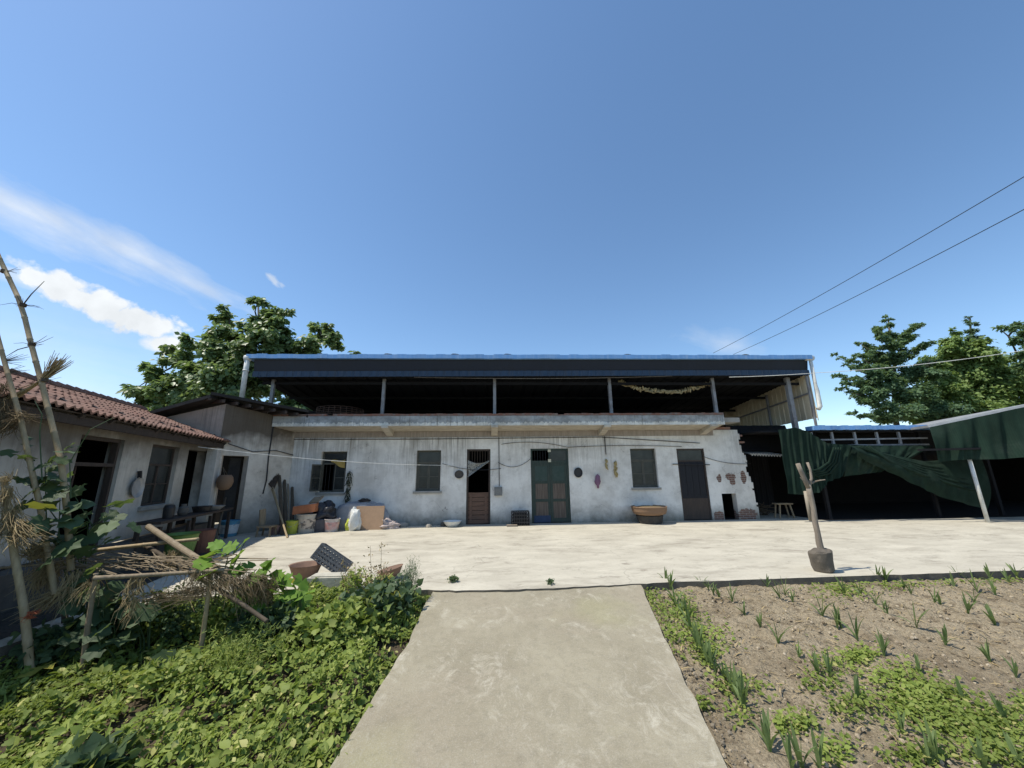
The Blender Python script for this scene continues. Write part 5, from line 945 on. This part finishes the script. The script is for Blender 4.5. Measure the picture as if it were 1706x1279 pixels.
weedbush(630, 1000, 5.35, .6, .42, 1500, MT['leaf_vine'], 'dark leafy clump at the garden corner beside the driveway', .09, HEART); weedbush(560, 1030, 4.9, .6, .40, 1300, MT['leaf_ground'], 'leafy clump in front of the pale stone trough', .08, HEART); weedbush(400, 1060, 4.3, .5, .45, 1200, MT['leaf_ground'], 'feathery bush right of the trellis right post', .06, BLADE); weedbush(455, 1010, 4.9, .5, .4, 1100, MT['leaf_vine'], 'shaded leafy clump below the bright pumpkin vine', .09, HEART)
weedbush(150, 1190, 2.95, .38, .34, 700, MT['leaf_vine'], 'dark leafy clump in the lower left of the garden', .10, HEART); weedbush(235, 1225, 2.6, .3, .3, 500, MT['leaf_vine'], 'leafy clump in the lower left garden right of the dark one', .09, HEART)
weedbush(680, 990, 5.75, .22, .62, 2200, MT['leaf_fern'], 'tall feathery grey green weed at the yard edge by the driveway', .035, BLADE, 'tall_weed', up=.8)
# dry stems
q = gy(608, 990, 5.7); DW = thing('dry_weed', (q.x, 5.7, soil(5.7)), 'dry straw coloured seeding weed stems above the garden corner', 'plant'); mb = MB(); P = []
for i in range(16):
    x = q.x+rnd.uniform(-.28, .34); s0 = Vector((x, 5.7+rnd.uniform(-.1, .1), soil(5.7))); e = s0+Vector((rnd.gauss(0, .06), 0, rnd.uniform(.45, .85)*(1 if i < 11 else .7))); mb.tube([s0, s0.lerp(e, .5)+Vector((.01, 0, 0)), e], [.004, .003, .002], 4, False)
    for k in range(26): u = rnd.uniform(.35, 1); P.append(s0.lerp(e, u)+Vector((rnd.gauss(0, .035), rnd.gauss(0, .02), 0)))
P = np.array(P, float); m_ = len(P); lmesh('seed_head', M_straw, [(LEAF4[0], LEAF4[1], P, rv(m_), rv(m_)+V3(0, 0, .6), rng.uniform(.02, .045, m_))], DW)['kind'] = 'stuff'; mb.build('stem', M_straw, DW)
for px, py, lab, n, r in ((755, 969, 'small round green weed where the driveway meets the yard', 240, .11), (918, 973, 'tiny weed tuft at the middle of the driveway joint', 60, .06)):
    q = gz(px, py); weedbush(px, py, q.y, r, .07 if n > 100 else .05, n, MT['leaf_vine'], lab, .03, LEAF, 'small_weed', 0.0)
# maize seedlings
def maize(seed):
    r_ = random.Random(seed); mb = MB(); nl = r_.choice([4, 5, 6]); hh = r_.uniform(.8, 1.1)
    for k in range(nl):
        a = k*math.pi+r_.gauss(0, .5); ln = hh*r_.uniform(.65, 1.1); lean = r_.uniform(.15, .75) if k > 1 else r_.uniform(.05, .25); w = r_.uniform(.045, .07); pts = []
        for j in range(6):
            u = j/5; rr = ln*lean*u**1.4; zz = ln*(u-.35*lean*u*u*1.6); pts.append(Vector((rr*math.cos(a), rr*math.sin(a), zz)))
        b = len(mb.v); sd = Vector((-math.sin(a), math.cos(a), 0))
        for j, p in enumerate(pts):
            ww = w*(.55+1.2*(j/5))*(1-(j/5)**2.2)+.002; mb.v += [tuple(p-sd*ww+Z*.012), tuple(p), tuple(p+sd*ww+Z*.012)]
        for j in range(5):
            for i in (0, 1): q = b+j*3+i; mb.f.append((q, q+1, q+4, q+3))
    return mb
protos = []
for i in range(7):
    o = maize(20+i).build('maize_seedling', MT['leaf_corn'], loc=(0, 0, 0)); protos.append(o)
CP_ = [(150, 215), (180, 300), (215, 310), (320, 220), (365, 255), (425, 275), (480, 330), (550, 390), (270, 470), (240, 400), (330, 560), (395, 625), (475, 745), (590, 935), (735, 1010), (810, 1015), (575, 205), (635, 260), (690, 275), (820, 340), (885, 385), (905, 385), (975, 440), (715, 520), (625, 455), (800, 595), (850, 600), (970, 710), (1090, 505), (1110, 330), (1090, 300), (1055, 280), (1210, 240), (1310, 275), (1340, 285), (1460, 320), (1500, 225), (1580, 240), (1490, 275), (1580, 375), (1235, 390), (1360, 460), (1560, 540), (1250, 590), (1440, 710), (1670, 600), (1170, 850), (1290, 995), (1330, 985), (1535, 1015), (1640, 185), (1400, 205), (1100, 180), (1620, 800), (990, 245), (920, 240), (300, 520), (685, 1010), (1690, 1000), (165, 260), (200, 330), (225, 365), (250, 425), (262, 450), (285, 490), (310, 545), (205, 300), (350, 590), (440, 690), (465, 725), (560, 880), (420, 660), (130, 190), (290, 205), (340, 240), (655, 240), (1060, 175), (1180, 215), (1420, 165), (1560, 170), (1680, 165)]
for i, (X, Y_) in enumerate(CP_):
    q = gs(1060+.3787*X, 900+.3787*Y_); row = X < 0.9*Y_+60 and X < 830
    if i < 7: o = protos[i]
    else: o = protos[i % 7].copy(); COL.objects.link(o)
    o.location = (q.x, q.y, soil(q.y)-.01); o.rotation_euler = (rnd.gauss(0, .1), rnd.gauss(0, .1), rnd.uniform(0, 6.28)); s_ = rnd.uniform(.20, .33) if i not in (13, 14, 15, 12) else .30; o.scale = (s_*.9, s_*.9, s_)
    if row: tag(o, 'young maize seedling in the row nearest the driveway edge', 'seedling', 'maize seedlings along the driveway')
    else: tag(o, 'young maize seedling with narrow leaves out in the dry field', 'seedling', 'maize seedlings in the dry field')
# weeds and clods of the field
ELL = [((985, 520), 60, 26, 260), ((1150, 600), 110, 40, 300), ((1300, 690), 110, 45, 420), ((1180, 720), 110, 60, 420), ((1400, 800), 170, 60, 620), ((1560, 850), 130, 70, 520), ((900, 215), 90, 40, 420), ((1100, 190), 140, 22, 420), ((1350, 175), 160, 18, 360), ((1600, 170), 120, 18, 300), ((90, 310), 50, 40, 170), ((140, 380), 50, 60, 150), ((330, 450), 70, 60, 170), ((230, 340), 40, 70, 180), ((860, 560), 90, 60, 170), ((940, 740), 80, 50, 160), ((730, 810), 50, 30, 140), ((640, 820), 25, 30, 60), ((300, 740), 30, 30, 50), ((1600, 960), 120, 50, 260), ((1230, 960), 110, 40, 180), ((880, 950), 60, 50, 120), ((40, 205), 25, 22, 90), ((1690, 740), 40, 40, 80), ((800, 640), 70, 25, 70), ((520, 650), 60, 40, 60), ((460, 770), 60, 40, 60), ((200, 300), 40, 50, 160), ((270, 420), 40, 60, 200), ((310, 510), 40, 40, 160), ((180, 440), 50, 60, 110), ((400, 640), 50, 40, 90), ((60, 250), 30, 30, 120)]
P = []
for (cx, cy), rx, ry, n in ELL:
    for i in range(int(n*1.5)):
        q = gs(1060+.3787*(cx+rnd.gauss(0, rx*.72)), 900+.3787*(cy+rnd.gauss(0, ry*.72)))
        if q.y < 6.0 and q.x > interp(RRp, q.y)+.03: P.append((q.x, q.y, soil(q.y)+rnd.uniform(.0, .06)))
P = np.array(P); m_ = len(P); oc = lmesh('low_weeds', MT['leaf_weed'], [(LEAF[0], LEAF[1], P, rv(m_)*.7+V3(0, -.2, 1), rv(m_), rng.uniform(.018, .055, m_))]); tag(oc, 'patches of yellow green low weeds spreading in the dry field', 'weeds', None, 'stuff')
ICO = ([(0, 0, 1), (.9, 0, .3), (.25, .85, .3), (-.75, .5, .3), (-.7, -.55, .3), (.3, -.85, .3), (.6, .4, -.5), (-.3, .7, -.5), (-.8, 0, -.5), (-.2, -.75, -.5), (.6, -.4, -.5)], [(0, 1, 2), (0, 2, 3), (0, 3, 4), (0, 4, 5), (0, 5, 1), (1, 6, 2), (2, 7, 3), (3, 8, 4), (4, 9, 5), (5, 10, 1), (6, 7, 2), (7, 8, 3), (8, 9, 4), (9, 10, 5), (10, 6, 1)])
def scatter(n, zf, xr=(1.2, 10)):
    P = []
    while len(P) < n:
        y = 1.2+4.75*rnd.random()**1.2; x = rnd.uniform(*xr)
        if x > interp(RRp, y)+.01: P.append((x, y, soil(y)+zf()))
    return np.array(P)
def mk_clod():
    g = G('soil_clod'); r = g.isl(); return g.out(g.mix(g.rng(r, .96, .99), g.mix(r, (.16, .12, .078), (.44, .365, .26)), (.40, .34, .26)), .95, g.noise(g.obj(), 60, 4, .7), .6, .01)
n = 11000; P = scatter(n, lambda: rnd.uniform(-.005, .012)); oc = lmesh('soil_clods', mk_clod(), [(ICO[0], ICO[1], P, rv(n)*.8+V3(0, 0, 1), rv(n), .004+.020*rng.random(n)**4.5)]); tag(oc, 'clods and pebbles strewn over the dry field soil', 'clods', None, 'stuff')
n = 3200; P = scatter(n, lambda: rnd.uniform(.0, .03)); oc = lmesh('plant_litter', M_straw, [(BLADE[0], BLADE[1], P, rv(n)*.3+V3(0, 0, 1), rv(n), rng.uniform(.03, .13, n))]); tag(oc, 'dry straw and leaf litter lying on the field soil', 'litter', None, 'stuff')
n = 600; P = []
while len(P) < n:
    y = 1.0+5.*rnd.random(); x = interp(RRp, y)+abs(rnd.gauss(0, .12))+.02; P.append((x, y, soil(y)+rnd.uniform(.0, .02)))
oc = lmesh('edge_rubble', simple('grit', (.26, .22, .165), (.17, .14, .10), 9, .95, .6), [(ICO[0], ICO[1], np.array(P), rv(n)*.8+V3(0, 0, 1), rv(n), .006+.018*rng.random(n)**3)]); tag(oc, 'grey rubble and grit along the right edge of the driveway', 'rubble', None, 'stuff')

# ---------------------------------------------------------------- trees
def tree(name, label, base, trunk_r, mains, clumps, mat, leaf, per, tmpl=LEAF, squash=.8, droop=-.35, link=True):
    """mains: skeleton limbs (lists of points); clumps: (centre, radius)"""
    R_ = thing(name, tuple(base), label, 'tree'); mb = MB()
    for pts, r0 in mains: mb.tube(pts, [r0*(1-.75*i/(len(pts)-1)) for i in range(len(pts))], 8)
    P = []; N = []; D = []
    for c, r in clumps:
        c = Vector(c); k = int(per*(r**2)); sub = []
        best = min((p for pts, _ in mains for p in pts), key=lambda p: (Vector(p)-c).length+.6*max(0, p[2]-c.z)); bp = Vector(best)
        mb.tube([bp, bp.lerp(c, .55)+Vector((rnd.gauss(0, .15), rnd.gauss(0, .15), .1)), c], [.05, .035, .015], 5) if (bp-c).length < (1.9 if link else .0) else None
        for s_ in range(max(4, int(7*r))):
            d_ = Vector(rv(1)[0]); q = c+Vector((d_.x*r, d_.y*r, d_.z*r*squash))*rnd.uniform(.45, 1.05); sub.append(q); mb.tube([c, c.lerp(q, .5)+Z*.05, q], [.018, .012, .005], 4, False)
        for i in range(k):
            q = sub[rnd.randrange(len(sub))]; t_ = rnd.uniform(.55, 1.15); p = c.lerp(q, t_)+Vector((rnd.gauss(0, r*.17), rnd.gauss(0, r*.17), rnd.gauss(0, r*.13))); o_ = p-c; P.append(p); N.append((o_.x*.5/r+rnd.gauss(0, .45), o_.y*.5/r-.1+rnd.gauss(0, .45), .75+rnd.gauss(0, .4))); D.append((o_.x/r+rnd.gauss(0, .6), o_.y/r+rnd.gauss(0, .6), droop+rnd.gauss(0, .3)))
    lmesh('crown', mat, [(tmpl[0], tmpl[1], np.array(P, float), np.array(N), np.array(D), leaf*rng.uniform(.6, 1.25, len(P)))], R_); mb.build('trunk', M_bark, R_, smooth=True)
def cl(lst, y, s_=1.):
    out = []
    for px, py, r in lst:
        yy = y-.7+rnd.uniform(-1., .8); out.append((gy(px, py, yy), r*yy/F*1.08*s_))
    return out
yt = 20.0
base = Vector((gy(400, 690, yt).x, yt, -.1)); tp = gy(430, 560, yt)
mains = [([base, base.lerp(tp, .4)+Vector((.2, 0, 0)), gy(405, 650, yt), gy(415, 610, yt)], .32), ([gy(405, 650, yt), gy(420, 590, yt), gy(432, 545, yt), gy(430, 505, yt)], .15), ([gy(405, 660, yt), gy(360, 620, yt), gy(310, 600, yt), gy(270, 620, yt)], .14), ([gy(405, 660, yt), gy(460, 620, yt), gy(500, 590, yt), gy(535, 560, yt)], .14), ([gy(405, 650, yt), gy(390, 600, yt), gy(384, 560, yt), gy(382, 530, yt)], .12)]
C_ = [(238, 655, 20), (258, 632, 22), (262, 668, 24), (290, 600, 24), (300, 640, 34), (322, 572, 18), (345, 580, 26), (320, 665, 30), (350, 625, 38), (378, 536, 17), (388, 562, 24), (395, 600, 38), (385, 650, 42), (428, 506, 14), (432, 535, 24), (450, 525, 18), (466, 540, 20), (440, 575, 36), (478, 570, 26), (445, 630, 42), (495, 600, 30), (512, 572, 20), (534, 555, 18), (552, 565, 17), (563, 578, 13), (530, 590, 24), (490, 650, 40), (520, 640, 24), (470, 690, 36), (355, 560, 12), (282, 575, 10), (480, 518, 9), (225, 648, 9), (590, 588, 6), (415, 690, 40), (285, 655, 26), (325, 625, 24), (365, 655, 32), (365, 600, 20), (425, 600, 30), (470, 600, 28), (300, 685, 26), (395, 640, 36), (480, 630, 30), (500, 680, 34), (412, 545, 12), (372, 515, 7), (545, 545, 8), (248, 610, 8), (270, 585, 7)]
tree('broadleaf_tree', 'large broad leaved tree rising behind the left end of the farmhouse roof', base, .3, mains, cl(C_, yt), MT['leaf_broad'], .27, 1150)
# ginkgo: separate tiers of branches
yt = 21.0; base = Vector((gy(1490, 700, yt).x, yt, -.1)); mains = [([base, gy(1490, 690, yt), gy(1490, 610, yt), gy(1480, 535, yt)], .17)]
C_ = [(1476, 526, 4), (1478, 534, 6), (1481, 543, 8), (1483, 558, 11), (1484, 575, 14)]
for tx, ty, bx, by in ((1391, 594, 1488, 640), (1390, 626, 1488, 650), (1396, 648, 1488, 672), (1418, 690, 1488, 700), (1430, 571, 1486, 612), (1457, 546, 1484, 585), (1536, 540, 1484, 580), (1552, 572, 1488, 612), (1558, 600, 1488, 640), (1408, 608, 1488, 645), (1562, 640, 1490, 662), (1424, 664, 1490, 685), (1402, 638, 1488, 660), (1444, 590, 1488, 625), (1520, 560, 1486, 600), (1425, 592, 1488, 630)):
    mains.append(([gy(bx, by, yt), gy((tx+bx)/2, ty+(by-ty)*.4+2, yt-.6), gy(tx+4, ty+2, yt-.6)], .05))
    for k in range(8):
        u = k/9; C_.append((tx+(bx-tx)*u+rnd.uniform(-3, 3), ty+(by-ty)*u**1.4+rnd.uniform(-2, 2)-1, 4.2+9*u))
C_ += [(1470, 625, 20), (1490, 600, 16), (1490, 640, 26), (1520, 625, 22), (1470, 695, 24), (1500, 680, 30), (1530, 660, 28), (1550, 690, 28), (1460, 660, 20), (1555, 620, 20), (1575, 680, 30)]
tree('ginkgo_tree', 'dark blue green tree with tiered branches beside the blue roof edge', base, .28, mains, cl(C_, yt), MT['leaf_blue'], .16, 2600, LEAF4, .6, .05, False)
yt = 22.5; base = Vector((gy(1620, 690, yt).x, yt, -.1)); mains = [([base, gy(1620, 680, yt), gy(1610, 620, yt), gy(1600, 570, yt)], .25), ([gy(1620, 680, yt), gy(1650, 630, yt), gy(1660, 600, yt)], .12), ([gy(1615, 650, yt), gy(1580, 620, yt)], .12)]
C_ = [(1588, 572, 16), (1577, 590, 16), (1605, 580, 20), (1625, 590, 22), (1600, 610, 28), (1640, 605, 24), (1570, 625, 24), (1660, 625, 26), (1620, 640, 34), (1580, 660, 34), (1650, 665, 34), (1610, 690, 34), (1685, 660, 26), (1700, 640, 24), (1560, 700, 26), (1690, 690, 24), (1660, 600, 14), (1588, 553, 6), (1700, 605, 16), (1540, 660, 24), (1555, 640, 18), (1670, 640, 26), (1706, 680, 26), (1630, 600, 22), (1600, 590, 20), (1530, 695, 24), (1640, 700, 30), (1565, 600, 18), (1550, 615, 18), (1572, 645, 22), (1545, 675, 24), (1615, 615, 24), (1655, 640, 24), (1580, 610, 20)]
tree('leafy_tree', 'bright green leafy tree behind the grey canopy roof', base, .25, mains, cl(C_, yt, 1.25), MT['leaf_mid'], .21, 1700)
yt = 27.0; base = Vector((gy(1625, 690, yt).x, yt, -.1)); mains = [([base, gy(1622, 640, yt), gy(1616, 530, yt)], .2)]
C_ = [(1614, 530, 5), (1616, 540, 8), (1618, 552, 11), (1621, 566, 15), (1625, 582, 20), (1628, 600, 26), (1632, 620, 30)]
tree('cypress_tree', 'dark pointed conifer top rising above the bright leafy tree', base, .2, mains, cl(C_, yt, .95), MT['leaf_dark'], .16, 2200, LEAF4, 1., .4)
yt = 20.0; base = Vector((gy(1712, 690, yt).x, yt, -.1)); mains = [([base, gy(1712, 640, yt), gy(1708, 550, yt)], .2), ([gy(1710, 620, yt), gy(1680, 560, yt), gy(1664, 546, yt)], .06)]
C_ = [(1703, 540, 11), (1690, 548, 8), (1672, 547, 6), (1662, 545, 4), (1710, 556, 16), (1693, 568, 12), (1715, 580, 18), (1725, 600, 24), (1700, 590, 10)]
tree('far_right_tree', 'dark spreading tree cut by the right edge of the photo', base, .2, mains, cl(C_, yt), MT['leaf_blue'], .19, 2000, LEAF4, .6, -.1)

# ---------------------------------------------------------------- wires
def cable(pts, r, name, label, mat): tag(MB().tube(pts, r, 5).build(name, mat, loc=tuple(pts[0])), label, 'wire')
a = gy(1188, 588, 40); b = gy(1760, 262, 13); cable(sag(a, b, .25, 30), .022, 'power_line', 'upper of two dark power lines crossing the sky', M_black)
a = gy(1222, 590, 40); b = gy(1760, 320, 13); cable(sag(a, b, .25, 30), .022, 'power_line', 'lower of two dark power lines crossing the sky', M_black)
a = gy(1215, 628, 12.1); b = gy(1360, 621, 12.1); c = gy(1750, 576, 11); cable(sag(a, b, .02, 8)[:-1]+sag(b, c, .12, 20), .010, 'thin_wire', 'thin pale wire running from the metal roof over the right trees', M_white_pipe)
a = PW(1.6, 2.34, .3); b = fx(765, 775)-Vector((0, .05, 0)); cable(sag(a, b, .12, 24), .007, 'clothes_line', 'white clothes line strung from the tiled wing to the farmhouse wall', M_white_pipe)
a = gy(690, 628, 12.5); b = gy(1120, 626, 12.5); cable(sag(a, b, .07, 20), .010, 'thin_wire', 'pale wire slung along under the blue eave', M_steel)
